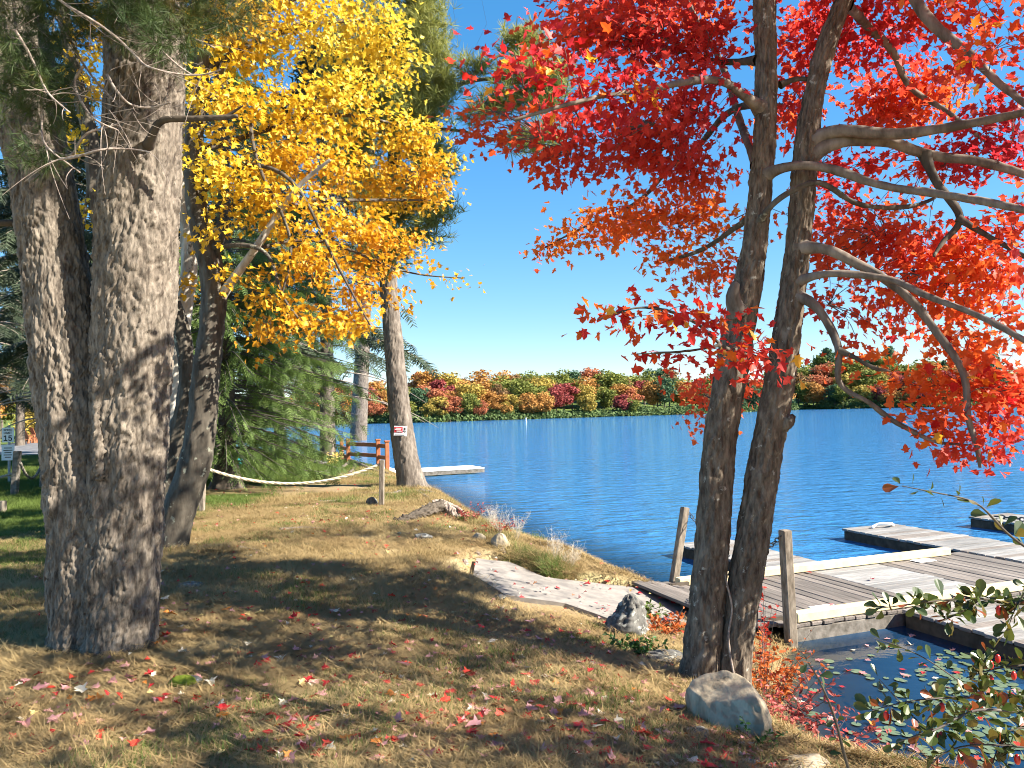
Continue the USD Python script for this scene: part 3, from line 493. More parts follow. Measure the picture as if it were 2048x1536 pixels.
# ---------------------------------------------------------------- rocks, roots, log
def rock(name, base, size, label, mat=m_rock, seed=1, rz=0, amp=.35, cat='rock', sub=4, sink=.25, power=.8, parts=(), cuts=13):
    m = trimesh.creation.icosphere(sub+1); v = np.array(m.vertices); r_ = np.random.default_rng(seed)
    for _ in range(cuts):                     # flat faces where the stone has split
        d = r_.normal(size=3); d /= np.linalg.norm(d); h = v@d-r_.uniform(.58, .9); v = v-np.clip(h, 0, 9)[:, None]*d*.93
    v *= (1+amp*.6*(fbm(v, 1.3, 4, seed)-.5)*2)[:, None]; v *= 1+.09*(fbm(v, 6, 4, seed+1)-.5)[:, None]; v *= np.array(size)/2
    c, s = math.cos(rz), math.sin(rz); v = v@np.array([[c, s, 0], [-s, c, 0], [0, 0, 1]]); v = v+base+[0, 0, size[2]*(.5-sink)]
    if parts:
        T = thing(name, label, cat, base); part(T, 'stone', (v, np.array(m.faces)), mat, smooth=True); return T
    return single(name, (v, np.array(m.faces)), mat, label, cat, smooth=True)
b = hit(1462, 1466); rock('boulder', b+[.0, .10, -.02], (.40, .58, .50), 'big pale boulder at the foot of the twin maple trunks', m_boulder, 4, .4, .16, sink=.36, cuts=6)
b = hit(1262, 1268); v, f = tube([b+[-.06, 0, -.06], b+[-.03, 0, .06], b+[.0, 0, .17], b+[.01, .01, .28], b+[.0, .01, .345]], [.20, .19, .135, .085, .03], 40, .012, both(lumpy(.09, 8, 3), lumpy(.05, 22, 8), lumpy(.02, 60, 9))); single('standing_stone', (v, f), m_rock, 'pointed dark stone with white lichen standing beside the concrete path', 'rock', smooth=True)
b = hit(1322, 1322); rock('flat_stone', b, (.42, .30, .10), 'flat layered grey stone left of the maple foot', m_rock, 9, .3, .2, sink=.3)
b = hit(372, 1374); T = rock('mossy_stone', b, (.20, .14, .09), 'small stone capped with bright green moss on the dry grass', m_rock, 12, .2, .25, parts=(1,)); m = trimesh.creation.icosphere(4); v = np.array(m.vertices); v[:, 2] = np.abs(v[:, 2]); v *= (1+.3*(fbm(v, 2.5, 4, 3)-.5))[:, None]; part(T, 'moss_cap', (v*[.085, .065, .045]+b+[-.015, -.01, .025], np.array(m.faces)), m_moss, smooth=True)
b = hit(745, 1012); rock('leaning_stone', b, (.24, .16, .20), 'half round stone leaning at the foot of the grey rope post', m_rock, 15, .5, .2, sink=.2)
for x, y, w, hg, lab, sd in [(1000, 1098, .30, .26, 'broken pale stone in the bank grass above the concrete path', 21), (958, 1082, .20, .15, 'rounded tan stone in the bank below the log', 22), (845, 1080, .26, .12, 'small grey stone in the shaded grass below the log', 23), (1000, 1200, .16, .09, 'small stone at the lower edge of the concrete path', 24),
        (1400, 1480, .24, .07, 'grey stone half buried left of the big pale boulder', 25), (380, 1176, .34, .07, 'flat bluish stone in the shade right of the double pine', 26), (1500, 1538, .16, .06, 'stone by the water below the boulder', 27), (1610, 1545, .30, .08, 'white speckled stone at the pond edge', 28), (668, 924, .5, .4, 'grey stone left of the roots of the second pine', 29), (640, 930, .7, .25, 'long flat grey stone under the spruce boughs', 30)]:
    b = hit(x, y); rock('bank_stone', b, (w, w*.75, hg), lab, m_boulder if sd in (21, 22, 28) else m_rock, sd, sd*.7, .3, sub=3)
def ground_tube(name, pts, r, label, mat, cat, n=10, lift=.3, seed=1, grp=None):
    P = np.array([hit(*p) for p in pts]); r = np.broadcast_to(np.asarray(r, float), len(P)).copy(); P[:, 2] += r*lift; single(name, tube(P, r, n, .03, lumpy(r.max()*.5, 7, seed), caps0=True), mat, label, cat, smooth=True, group=grp)
L0, L1 = hit(800, 1046), hit(893, 1032); L = thing('log', 'broken rotten log with a pale torn end on the bank', 'log', L0)
P = np.array([L0+[-.3, .12, -.03], L0+[0, 0, .03], (L0+L1)/2+[0, 0, .10], L1+[-.06, 0, .15]]); part(L, 'bark', tube(P, [.02, .05, .085, .10], 30, .012, both(lumpy(.09, 10, 2), bark_disp(.1, .03, .2, .03, 9, .6))), m_side, smooth=True)
for k in range(7): a = rng.normal(size=3)*[.05, .05, .04]; part(L, 'splinter', tube([L1+[-.16, 0, .14]+a, L1+[.0, 0, .13]+a*1.3, L1+[rng.uniform(.08, .2), -.03, rng.uniform(-.02, .12)]+a*1.5], [.03, .03, .006], 8, .015, lumpy(.02, 30, k)), m_deadtwig, smooth=True)
part(L, 'torn_wood', tube([L1+[-.12, -.01, .15], L1+[.02, -.01, .12], L1+[.12, -.04, .04], L1+[.18, -.06, -.05]], [.085, .09, .07, .02], 24, .012, both(lumpy(.09, 14, 7), lumpy(.05, 45, 9))), m_deadtwig, smooth=True)
roots = [([(700, 926), (690, 934), (672, 941), (650, 944)], .09, 'root of the second pine curling left'), ([(722, 928), (735, 938), (752, 944), (775, 948)], .09, 'root of the second pine running right to the fence'), ([(708, 930), (704, 944), (725, 950), (745, 950)], .07, 'forked root below the second pine'), ([(840, 984), (870, 990), (900, 1004), (925, 1012)], .06, 'root of the leaning pine running along the bank'),
    ([(800, 985), (775, 990), (730, 988), (690, 992)], .05, 'long root of the leaning pine running left over the lawn'), ([(835, 985), (860, 1000), (880, 1015)], .045, 'short root of the leaning pine above the log'), ([(930, 1130), (945, 1118), (960, 1112), (952, 1104)], .05, 'gnarled root at the upper end of the concrete path'), ([(985, 1085), (1000, 1094), (1012, 1112), (1018, 1122)], .035, 'pale dead root hanging over the bank'),
    ([(640, 1006), (665, 1004), (700, 1000)], .04, 'low root across the lawn behind the rope'), ([(480, 1100), (510, 1104), (540, 1112)], .04, 'knobbly root in the shaded lawn'), ([(560, 1062), (610, 1058), (660, 1060)], .035, 'pale root along the edge of the shade'), ([(1000, 1228), (1008, 1212), (1014, 1202)], .02, 'small stick by the lower path edge'), ([(905, 1008), (918, 1000), (930, 1008), (922, 1016)], .03, 'curled dead root in the bank beside the red shrub')]
for i, (pts, r, lab) in enumerate(roots): ground_tube('root', pts, r*np.linspace(1, .45, len(pts)), lab, m_farbark if i < 6 else m_deadtwig, 'root', seed=i+3)
# ---------------------------------------------------------------- foreground double pine
T = thing('double_pine', 'huge double trunked pine in the foreground with rough grey bark', 'tree', (*hit(210, 1285)[:2], hit(210, 1285)[2]))
YP = hit(215, 1287)[1]
RS = [(230, 1330, YP, 82), (232, 1285, YP, 77), (238, 1200, YP, 76), (244, 1080, YP, 75), (252, 950, YP, 72), (259, 800, YP, 74), (267, 650, YP, 77), (274, 500, YP, 78), (285, 300, YP, 75), (291, 150, YP, 73), (293, 0, YP, 71), (294, -250, YP, 66), (292, -700, YP, 56), (290, -1500, YP, 40)]
LS = [(170, 1330, YP, 70), (170, 1285, YP, 66), (169, 1200, YP, 64), (168, 1080, YP, 67), (161, 950, YP, 70), (144, 800, YP, 66), (124, 650, YP, 62), (105, 500, YP, 60), (70, 280, YP, 58), (38, 100, YP, 57), (10, -50, YP, 56), (-40, -300, YP, 52), (-120, -700, YP, 44), (-220, -1400, YP, 32)]
for nm, rows, sd in (('trunk', RS, 1), ('trunk', LS, 2)):
    P, R = px_path(rows); lowP = P[:11]; Q, Rr, s = resample(P, R, .012); vis = s < s[np.argmin(np.abs(Q[:, 2]-6.2))]
    dsp = both(bark_disp(.25, .026, .28, .014, sd, .8), bark_disp(.25, .085, .16, .018, sd+5, .2), lumpy(.05, 3, sd+20), flare(.10, .12, 5, sd))
    part(T, nm, tube(Q[vis], Rr[vis], 240, None, dsp), m_pinebark, smooth=True)
    part(T, 'upper_stem', tube(Q[~vis][::12], Rr[~vis][::12], 20, .1, lumpy(.03, 4, 3)), m_pinebark, smooth=True)
part(T, 'branch_stub', tube(*px_path([(296, 292, YP-.2, 12), (306, 268, YP-.28, 9), (320, 244, YP-.33, 7.5), (345, 238, YP-.35, 6.5), (395, 237, YP-.36, 6), (440, 235, YP-.36, 5.5), (475, 232, YP-.36, 4)]), 12, .01, lumpy(.012, 25, 4)), m_side, smooth=True)
part(T, 'branch_stub', tube(*px_path([(448, 235, YP-.36, 3.5), (465, 225, YP-.36, 3), (486, 211, YP-.38, 1.5)]), 8, .01), m_side, smooth=True)
part(T, 'branch_stub', tube(*px_path([(60, 447, YP, 8), (30, 446, YP-.05, 7.5), (-20, 447, YP-.1, 6)]), 10, .02), m_side, smooth=True)
part(T, 'inner_bark_patch', tube(*px_path([(198, 700, YP-.18, 7), (194, 780, YP-.22, 9), (196, 880, YP-.235, 10), (200, 960, YP-.235, 7)]), 16, .012, both(lumpy(.05, 30, 5), lumpy(.03, 70, 6))), m_pinebark, smooth=True)
# its dead hanging branches and needles
paths = [[(23, -40), (28, 20), (35, 70), (58, 140), (75, 176), (84, 234), (94, 293), (126, 320), (160, 345)], [(80, -30), (105, 25), (131, 63), (169, 131), (190, 160), (211, 183), (240, 215)], [(100, -20), (140, 15), (176, 35), (222, 66), (281, 122), (310, 138), (340, 145), (398, 150), (440, 140)], [(205, -30), (235, 15), (276, 54), (305, 80), (328, 105), (363, 136), (385, 150)],
    [(225, -30), (260, 12), (293, 35), (330, 55), (363, 68), (400, 82), (430, 96)], [(30, 60), (60, 110), (85, 165), (110, 200), (140, 225)], [(168, 131), (150, 160), (170, 215), (200, 245), (235, 260)], [(100, 300), (140, 310), (170, 270), (200, 258), (240, 245), (265, 222)], [(120, 318), (160, 312), (200, 300), (240, 297), (275, 300), (300, 305)], [(215, 150), (240, 190), (255, 205), (300, 215), (340, 205)]]
YN = 4.5; nodes = []
for i, pth in enumerate(paths):
    Y = YN+.25*math.sin(i*2.1); rows = [(x, y, Y+.05*math.sin(j*1.7+i), 3.0*(1-.62*j/len(pth))) for j, (x, y) in enumerate(pth)]; P, R = px_path(rows); part(T, 'dead_branch', tube(P, R, 7, .02, lumpy(.004, 40, i)), m_deadtwig, smooth=True); nodes.append(resample(P, R, .04)[0])
nodes = np.vstack(nodes); i = rng.integers(0, len(nodes), 170); A = nodes[i]; dr = rand_dir(170)*[1, .5, .8]; dr[:, 2] -= .15; L = rng.uniform(.08, .38, 170)[:, None, None]; t = np.linspace(0, 1, 8)[None, :, None]; cv = rand_dir(170)[:, None]*[1, .4, 1]
P = A[:, None]+dr[:, None]*L*t+cv*L*.45*t**2; part(T, 'dead_twig', twig_mesh(P, np.linspace(.0026, .0010, 8)[None]*np.ones((170, 1))), m_deadtwig, kind='stuff')
_tri = []
for k in range(26):
    a = rng.uniform(0, 6.28); e = rng.uniform(.1, .95); d = np.array([math.cos(a)*math.sin(e*1.5), math.sin(a)*math.sin(e*1.5), math.cos(e*1.5)]); w = np.cross(d, rng.normal(size=3)); w *= .0085/np.linalg.norm(w); l = rng.uniform(.75, 1.05); sagv = np.array([0, 0, 0])
    _tri += [np.zeros(3)-w, w, d*l*.6+w, d*l*.6-w, d*l]
TV = np.array(_tri); TF = np.vstack([[[5*k, 5*k+1, 5*k+2], [5*k, 5*k+2, 5*k+3], [5*k+3, 5*k+2, 5*k+4]] for k in range(26)])
TUFT = (TV[:, [2, 1, 0]]*[1, 1, -1], TF)      # opens along +x
def tufts(P, size, dirs): return scatter(*TUFT, P, axes(dirs, rng.normal(size=(len(P), 3))), size*rng.uniform(.7, 1.2, len(P)))
bl = [(60, 30, 130, 60, 4.5), (20, 130, 60, 60, 4.4), (190, 10, 110, 45, 4.6), (300, 20, 90, 60, 4.5), (330, 90, 60, 40, 4.5), (390, 50, 60, 50, 4.7), (430, 20, 60, 40, 4.8), (90, 150, 60, 60, 4.5), (60, 220, 50, 50, 4.5), (100, -80, 250, 60, 4.3), (300, -120, 250, 70, 4.5), (480, 10, 50, 25, 4.8), (70, 300, 40, 40, 4.5)]
tg = blob_targets(bl, .0105, ref=4.5); tw, tr = grow(nodes, tg, base=.0012, slope=.002); part(T, 'twigs', twig_mesh(tw, tr), m_twig, kind='stuff')
i = np.repeat(np.arange(len(tw)), 3); P = tw[i, -1]+rng.normal(size=(len(i), 3))*.035; d = unit(tw[i, -1]-tw[i, -2])+rand_dir(len(i))*.7; part(T, 'needles', tufts(P, .10, d), m_pine_near, kind='stuff')

# ---------------------------------------------------------------- twin trunked red maple
b = hit(1405, 1372); T = thing('red_maple', 'twin trunked maple in scarlet leaf on the bank by the dock', 'tree', b); YL = 5.6
Lr = [(1396, 1400, YL, 46), (1400, 1365, YL, 40), (1406, 1290, YL, 36), (1418, 1150, YL, 34), (1430, 1000, YL, 33), (1440, 880, YL, 32), (1457, 780, YL, 32), (1478, 660, YL, 31), (1497, 560, YL, 28), (1512, 460, YL, 24), (1524, 340, YL, 22.5), (1530, 250, YL, 22), (1532, 150, YL, 21.5), (1530, 50, YL, 21), (1528, -60, YL, 20), (1522, -350, YL, 14), (1512, -700, YL, 7)]
Rr_ = [(1460, 1420, YL-.02, 40), (1464, 1380, YL-.02, 34), (1472, 1300, YL-.02, 32), (1487, 1180, YL-.02, 33), (1508, 1060, YL-.02, 32.5), (1530, 920, YL-.02, 32), (1552, 800, YL-.02, 31), (1570, 690, YL-.02, 28), (1585, 580, YL-.02, 26), (1597, 480, YL-.02, 24.5), (1605, 380, YL-.02, 24), (1615, 280, YL-.02, 24), (1628, 190, YL-.02, 20), (1650, 100, YL-.02, 20), (1685, 10, YL-.02, 17), (1730, -110, YL-.02, 15), (1790, -350, YL-.02, 11), (1850, -650, YL, 6)]
sk = []
for k, rows in enumerate((Lr, Rr_)):
    P, R = px_path(rows); Q, Rq, s = resample(P, R, .014); dsp = both(bark_disp(.1, .019, .12, .006, 31+k, .6), bark_disp(.1, .045, .06, .013, 41+k, .2), lumpy(.028, 5, 33+k), flare(.12, .16, 4, k)); part(T, 'trunk', tube(Q, Rq, 96, None, dsp), m_mapbark, smooth=True); sk.append(resample(P, R, .2)[0][6:])
bv = at(1575, 845, YL-.1); part(T, 'burl', tube([bv+[-.05, .05, -.06], bv, bv+[.045, 0, .05]], [.03, .045, .015], 16, .01, lumpy(.03, 20, 3)), m_mapbark, smooth=True)
part(T, 'vine', tube(*px_path([(1478, 1395, YL-.16, 2.2), (1462, 1320, YL-.14, 2.4), (1458, 1260, YL-.11, 2.4), (1464, 1220, YL-.11, 2.2), (1458, 1185, YL-.12, 2), (1450, 1150, YL-.12, 1.2)]), 6, .01), m_deadtwig, smooth=True)
LI = [[(1615, 290, 5.58, 15), (1650, 268, 5.5, 13), (1700, 262, 5.4, 12), (1780, 268, 5.3, 11), (1850, 262, 5.2, 10), (1950, 245, 5.0, 9), (2048, 225, 4.8, 8), (2200, 190, 4.5, 6)], [(1618, 312, 5.58, 15), (1660, 290, 5.5, 12), (1720, 280, 5.45, 12), (1800, 290, 5.4, 11), (1850, 308, 5.4, 10), (1940, 320, 5.3, 9), (2048, 348, 5.2, 8), (2200, 400, 5.0, 6)],
    [(1850, 308, 5.4, 8), (1865, 350, 5.35, 8), (1900, 400, 5.3, 8), (1920, 440, 5.3, 7), (1890, 480, 5.3, 5), (1868, 512, 5.25, 3.5)], [(1915, 436, 5.3, 6), (1990, 480, 5.2, 5), (2080, 530, 5.0, 4)], [(1530, 350, 5.58, 11), (1565, 336, 5.45, 9), (1610, 331, 5.4, 9), (1700, 350, 5.3, 9), (1760, 370, 5.2, 8), (1860, 385, 5.0, 8), (1950, 400, 4.8, 8), (2048, 420, 4.6, 7), (2200, 470, 4.3, 5)],
    [(1598, 496, 5.55, 12), (1650, 498, 5.4, 10), (1700, 520, 5.35, 10), (1760, 552, 5.3, 9), (1800, 580, 5.25, 9), (1840, 620, 5.2, 8), (1870, 660, 5.15, 7.5), (1900, 700, 5.1, 7), (1930, 760, 5.05, 7), (1936, 830, 5.0, 6), (1955, 900, 5.0, 5), (1960, 935, 5.0, 2.5)], [(1590, 566, 5.55, 9), (1650, 548, 5.35, 7), (1720, 550, 5.25, 7), (1790, 562, 5.15, 7), (1850, 590, 5.0, 7), (1930, 620, 4.85, 6), (2048, 680, 4.6, 6), (2150, 740, 4.4, 4)],
    [(1588, 590, 5.55, 10), (1620, 603, 5.45, 9), (1645, 630, 5.4, 8.5), (1668, 670, 5.35, 8), (1678, 720, 5.3, 7), (1676, 755, 5.3, 6), (1692, 780, 5.3, 5), (1730, 800, 5.25, 5), (1770, 830, 5.25, 5), (1820, 860, 5.2, 4.5), (1880, 885, 5.2, 3.5), (1935, 890, 5.2, 2)], [(1676, 700, 5.3, 5), (1710, 715, 5.25, 4.5), (1745, 735, 5.2, 4), (1780, 742, 5.2, 2)],
    [(1710, -60, 5.58, 13), (1760, -50, 5.4, 12), (1815, -20, 5.3, 11), (1850, 30, 5.2, 11), (1890, 70, 5.1, 10), (1935, 105, 5.0, 9), (1980, 150, 4.9, 8), (2040, 200, 4.7, 6), (2120, 270, 4.4, 4)], [(1690, 10, 5.6, 10), (1715, 30, 5.8, 8), (1745, 62, 6.0, 8), (1790, 110, 6.1, 7), (1810, 160, 6.2, 6), (1890, 220, 6.3, 5), (1940, 260, 6.4, 4), (2000, 300, 6.5, 3)],
    [(1515, 450, 5.58, 7), (1545, 410, 5.4, 6), (1590, 378, 5.35, 6), (1640, 366, 5.35, 6), (1690, 395, 5.4, 5), (1760, 415, 5.5, 5), (1840, 408, 5.6, 4), (1870, 395, 5.7, 3)], [(1520, 215, 5.58, 11), (1480, 185, 5.4, 9), (1440, 162, 5.2, 8), (1400, 160, 5.1, 8), (1330, 172, 4.9, 6), (1250, 185, 4.8, 5), (1150, 205, 4.6, 4), (1030, 240, 4.5, 2.5)],
    [(1515, 330, 5.6, 9), (1490, 270, 5.9, 8), (1468, 205, 6.2, 7), (1440, 120, 6.4, 6), (1400, 50, 6.5, 5), (1360, -30, 6.5, 4)], [(1518, 205, 5.62, 8), (1440, 240, 6.2, 6.5), (1390, 300, 6.6, 5.5), (1340, 335, 7.0, 5), (1280, 400, 7.4, 4), (1200, 440, 7.6, 3), (1090, 495, 7.8, 1.5)], [(1505, 432, 5.62, 7), (1450, 470, 6.2, 5), (1390, 505, 6.8, 4), (1330, 522, 7.2, 2.5)], [(1515, 120, 5.6, 7), (1420, 120, 6.0, 5.5), (1300, 60, 6.3, 4.5), (1180, 20, 6.5, 3)],
    [(1500, 640, 5.58, 4.5), (1465, 700, 5.2, 4), (1420, 670, 4.9, 3.5), (1370, 635, 4.6, 3), (1290, 615, 4.45, 2.5), (1195, 640, 4.35, 1.2)], [(1440, 690, 5.0, 3), (1390, 700, 4.7, 2.4), (1330, 705, 4.55, 2), (1262, 708, 4.5, 1)], [(1480, 690, 5.2, 3), (1520, 715, 4.8, 2.2), (1560, 720, 4.6, 1.2)], [(1560, 170, 5.6, 5), (1600, 158, 5.6, 5), (1622, 160, 5.58, 5)],
    [(1440, 850, 5.7, 4), (1450, 800, 6.2, 3), (1430, 800, 6.6, 2.5), (1410, 790, 6.9, 1.5)], [(1476, 625, 5.52, 13), (1466, 590, 5.46, 12), (1472, 566, 5.44, 8)]]
for i, rows in enumerate(LI): sk.append(limb(T, rows, m_limb if max(r[3] for r in rows) > 8.5 else m_greybark, 12 if rows[0][3] > 8 else 8, .04, i+50, amp=.010))
WL = [[(1.85, 5.6, 5.6), (3.0, 4.8, 5.9), (4.3, 3.9, 5.7), (5.4, 3.0, 5.2), (6.3, 2.3, 4.6)], [(1.8, 5.6, 6.0), (3.2, 5.6, 6.4), (4.8, 5.4, 6.3), (6.2, 5.0, 5.8)], [(1.85, 5.5, 5.8), (2.2, 4.2, 6.3), (2.6, 2.9, 6.2), (3.4, 1.6, 5.6)], [(1.8, 5.7, 6.2), (2.6, 6.6, 7.2), (4.0, 7.2, 7.6), (5.6, 7.5, 7.6), (7.4, 7.9, 7.5)], [(1.8, 5.5, 6.4), (.8, 5.0, 7.2), (-.5, 4.6, 7.6)], [(1.85, 5.2, 5.4), (3.2, 3.6, 5.0), (4.6, 2.4, 4.4), (6.0, 1.6, 3.8)]]
for i, P in enumerate(WL): P = np.array(P); part(T, 'limb', tube(P, np.linspace(.055, .015, len(P)), 10, .08, lumpy(.012, 5, i)), m_limb, smooth=True); sk.append(resample(P, np.ones(len(P)), .2)[0])
sk = np.vstack(sk)
B = [(1120, 60, 80, 55, 5.5), (1250, 75, 110, 75, 5.6), (1400, 90, 90, 85, 5.9), (1080, 135, 100, 40, 4.6), (1230, 195, 120, 55, 4.8), (1380, 215, 100, 65, 5.5), (985, 255, 105, 24, 6), (1140, 285, 115, 40, 5.6), (1270, 320, 110, 55, 6), (1400, 330, 80, 65, 6.4), (1105, 345, 70, 25, 6.0), (1310, 430, 105, 45, 7), (1200, 460, 100, 34, 7.4), (1100, 498, 50, 17, 7.7), (1400, 450, 75, 65, 7), (1330, 515, 50, 24, 7.2), (1420, 540, 45, 45, 7), (1300, 30, 150, 60, 7),
    (1275, 622, 60, 26, 4.4), (1390, 645, 75, 32, 4.5), (1470, 690, 70, 34, 4.6), (1335, 702, 55, 18, 4.5), (1510, 722, 50, 24, 4.6), (1222, 640, 28, 12, 4.35), (1415, 785, 45, 32, 7), (1430, 850, 34, 22, 7), (1490, 785, 35, 42, 7.4),
    (1600, 90, 60, 90, 6.5), (1570, 240, 45, 70, 6.6), (1720, 70, 90, 75, 6.2), (1780, 190, 90, 60, 6.6), (1900, 30, 100, 50, 5.6), (1965, 110, 75, 55, 4.6), (2020, 40, 45, 45, 3.2), (1850, 195, 100, 55, 6.6), (1780, 240, 55, 26, 6.6), (1995, 225, 65, 50, 5.6), (1700, 330, 75, 34, 6.1), (1650, 420, 55, 55, 6.6), (1750, 440, 85, 34, 6.6), (1900, 330, 100, 40, 6), (2005, 320, 60, 50, 5.6), (1640, 520, 45, 34, 6.2),
    (1720, 490, 75, 36, 6.2), (1830, 500, 95, 44, 6), (1960, 500, 90, 60, 5.5), (2035, 440, 40, 60, 5), (1780, 585, 85, 30, 6), (1900, 555, 100, 40, 5.8), (1990, 605, 75, 50, 5.5), (1740, 665, 50, 26, 6), (1650, 600, 34, 34, 6.1), (1835, 640, 95, 28, 6), (1950, 690, 95, 40, 5.5), (1735, 712, 50, 24, 5.4), (1850, 775, 75, 34, 5.4), (1960, 785, 85, 52, 5.2), (2025, 770, 45, 70, 5), (1890, 845, 85, 32, 5.2), (2000, 850, 50, 42, 5.2), (1925, 915, 50, 22, 5.1), (1965, 890, 55, 34, 5.1),
    (1250, -90, 220, 80, 5.6), (1500, -110, 200, 90, 5.8), (1800, -100, 220, 90, 5.6)]
tg = [blob_targets(B, .0060)]
for (x, y, z), (a, b_, c), n in [((4.6, 3.4, 5.4), (1.5, 1.2, .7), 150), ((6.0, 2.4, 4.7), (1.1, .9, .6), 110), ((5.2, 5.2, 6.2), (1.6, .9, .6), 85), ((3.0, 2.4, 6.0), (1.3, 1.2, .7), 100), ((4.8, 7.0, 7.5), (1.7, .9, .6), 100), ((.5, 5.0, 7.2), (1.6, 1.0, .7), 60), ((5.4, 1.9, 3.9), (.9, .8, .5), 75), ((2.6, 5.6, 7.0), (1.8, 1.2, .8), 80), ((3.3, 5.0, 5.9), (1.2, 1.0, .6), 80), ((6.2, 1.5, 5.0), (1.2, .8, .5), 85), ((4.2, 1.9, 5.0), (1.1, .8, .6), 80), ((6.8, 3.8, 5.6), (1.1, .9, .6), 80), ((2.7, 3.9, 5.3), (.9, .7, .6), 75), ((6.6, 6.3, 6.0), (.9, .8, .6), 70), ((7.2, 8.0, 7.6), (1.7, .8, .6), 90), ((5.6, 4.3, 6.9), (1.4, 1.0, .6), 90), ((7.6, 5.2, 6.9), (1.0, .8, .5), 80), ((4.9, .9, 4.2), (1.0, .6, .5), 70)]:
    tg.append(np.array([x, y, z])+rand_dir(n)*rng.uniform(0, 1, (n, 1))**.45*[a, b_, c])
tw, tr = grow(sk, np.vstack(tg), base=.0021, slope=.005); part(T, 'twigs', twig_mesh(tw, tr), m_twig, kind='stuff')
foliage(T, LEAF, *leaves_at(tw, 12, .12, .070), m_red, m_red_single, 295)

# ---------------------------------------------------------------- grey multi-stemmed maple in yellow leaf
b = hit(338, 1097); YY = b[1]; T = thing('yellow_maple', 'curving grey trunked maple in yellow and orange leaf behind the double pine', 'tree', b); sk = []
ST = [('trunk', m_greybark, [(333, 1115, YY, 40), (338, 1095, YY, 33), (352, 1040, YY, 32), (380, 960, YY, 31), (402, 860, YY, 29), (413, 740, YY, 26), (425, 640, YY, 24), (428, 570, YY, 24), (410, 490, YY, 22), (395, 420, YY, 20), (388, 330, YY, 18), (390, 250, YY, 17), (398, 170, YY, 16), (408, 80, YY, 14), (415, -60, YY, 12), (430, -400, YY, 7)]),
      ('trunk', m_palebark, [(333, 1045, YY+.9, 26), (338, 985, YY+.9, 25), (345, 880, YY+.9, 24), (352, 760, YY+.9, 21), (364, 640, YY+.9, 18), (378, 540, YY+.9, 15), (374, 450, YY+.9, 14), (360, 330, YY+.9, 12), (365, 100, YY+.9, 9)]),
      ('trunk', m_greybark, [(330, 1070, YY+.5, 20), (338, 980, YY+.5, 21), (352, 890, YY+.5, 20), (372, 800, YY+.5, 17), (374, 740, YY+.5, 15), (366, 680, YY+.5, 16), (345, 610, YY+.5, 17), (290, 530, YY+.4, 16), (205, 450, YY+.3, 16), (192, 380, YY+.3, 16), (180, 270, YY+.3, 14), (160, 190, YY+.3, 13), (140, 100, YY+.3, 12), (118, -40, YY+.3, 10)])]
for i, (nm, mt, rows) in enumerate(ST):
    P, R = px_path(rows); part(T, nm, tube(P, R, 40, .03, both(lumpy(.05, 4, i+70), lumpy(.012, 22, i+75), flare(.12, .3, 5, i))), mt, smooth=True); sk.append(resample(P, R, .2)[0][5:])
for i, rows in enumerate([[(435, 600, YY, 11), (455, 575, YY-.05, 10), (480, 540, YY-.1, 9), (505, 505, YY-.15, 8), (545, 445, YY-.2, 7), (600, 370, YY-.3, 5), (660, 320, YY-.4, 3)], [(425, 495, YY, 8), (455, 492, YY-.2, 5), (500, 492, YY-.3, 5), (530, 505, YY-.3, 4), (560, 580, YY-.3, 3), (600, 640, YY-.3, 2)], [(430, 520, YY, 6), (445, 480, YY-.1, 4), (455, 445, YY-.1, 2)], [(392, 300, YY, 7), (470, 280, YY+.3, 6), (560, 250, YY+.5, 5), (680, 230, YY+1, 4), (800, 250, YY+1.5, 2.5)],
        [(400, 150, YY, 8), (500, 90, YY+.2, 6), (620, 50, YY+.5, 5), (740, 40, YY+1, 3)], [(395, 240, YY, 6), (430, 170, YY, 5), (480, 60, YY, 4), (540, -40, YY, 3)], [(400, 430, YY, 6), (520, 400, YY+.5, 5), (640, 400, YY+.9, 4), (760, 400, YY+1.4, 3), (860, 400, YY+1.8, 2)], [(510, 500, YY-.15, 4), (600, 480, YY+.2, 3.5), (700, 500, YY+.6, 3), (800, 540, YY+.8, 2), (930, 556, YY+.9, 1)], [(405, 380, YY, 6), (500, 330, YY-.2, 5), (580, 360, YY-.3, 4), (640, 460, YY-.3, 3), (690, 560, YY-.2, 2.5), (740, 650, YY-.1, 1.5)],
        [(410, 60, YY, 7), (560, 10, YY+.5, 5), (700, -60, YY+1, 4)], [(192, 330, YY+.3, 5), (170, 420, YY+.2, 3), (165, 480, YY+.2, 2)], [(500, 250, YY-.1, 4), (525, 350, YY-.3, 3.5), (580, 480, YY-.3, 3), (560, 600, YY-.3, 2)]]): sk.append(limb(T, rows, m_palebark if i == 0 else m_greybark, 8, .06, i+90))
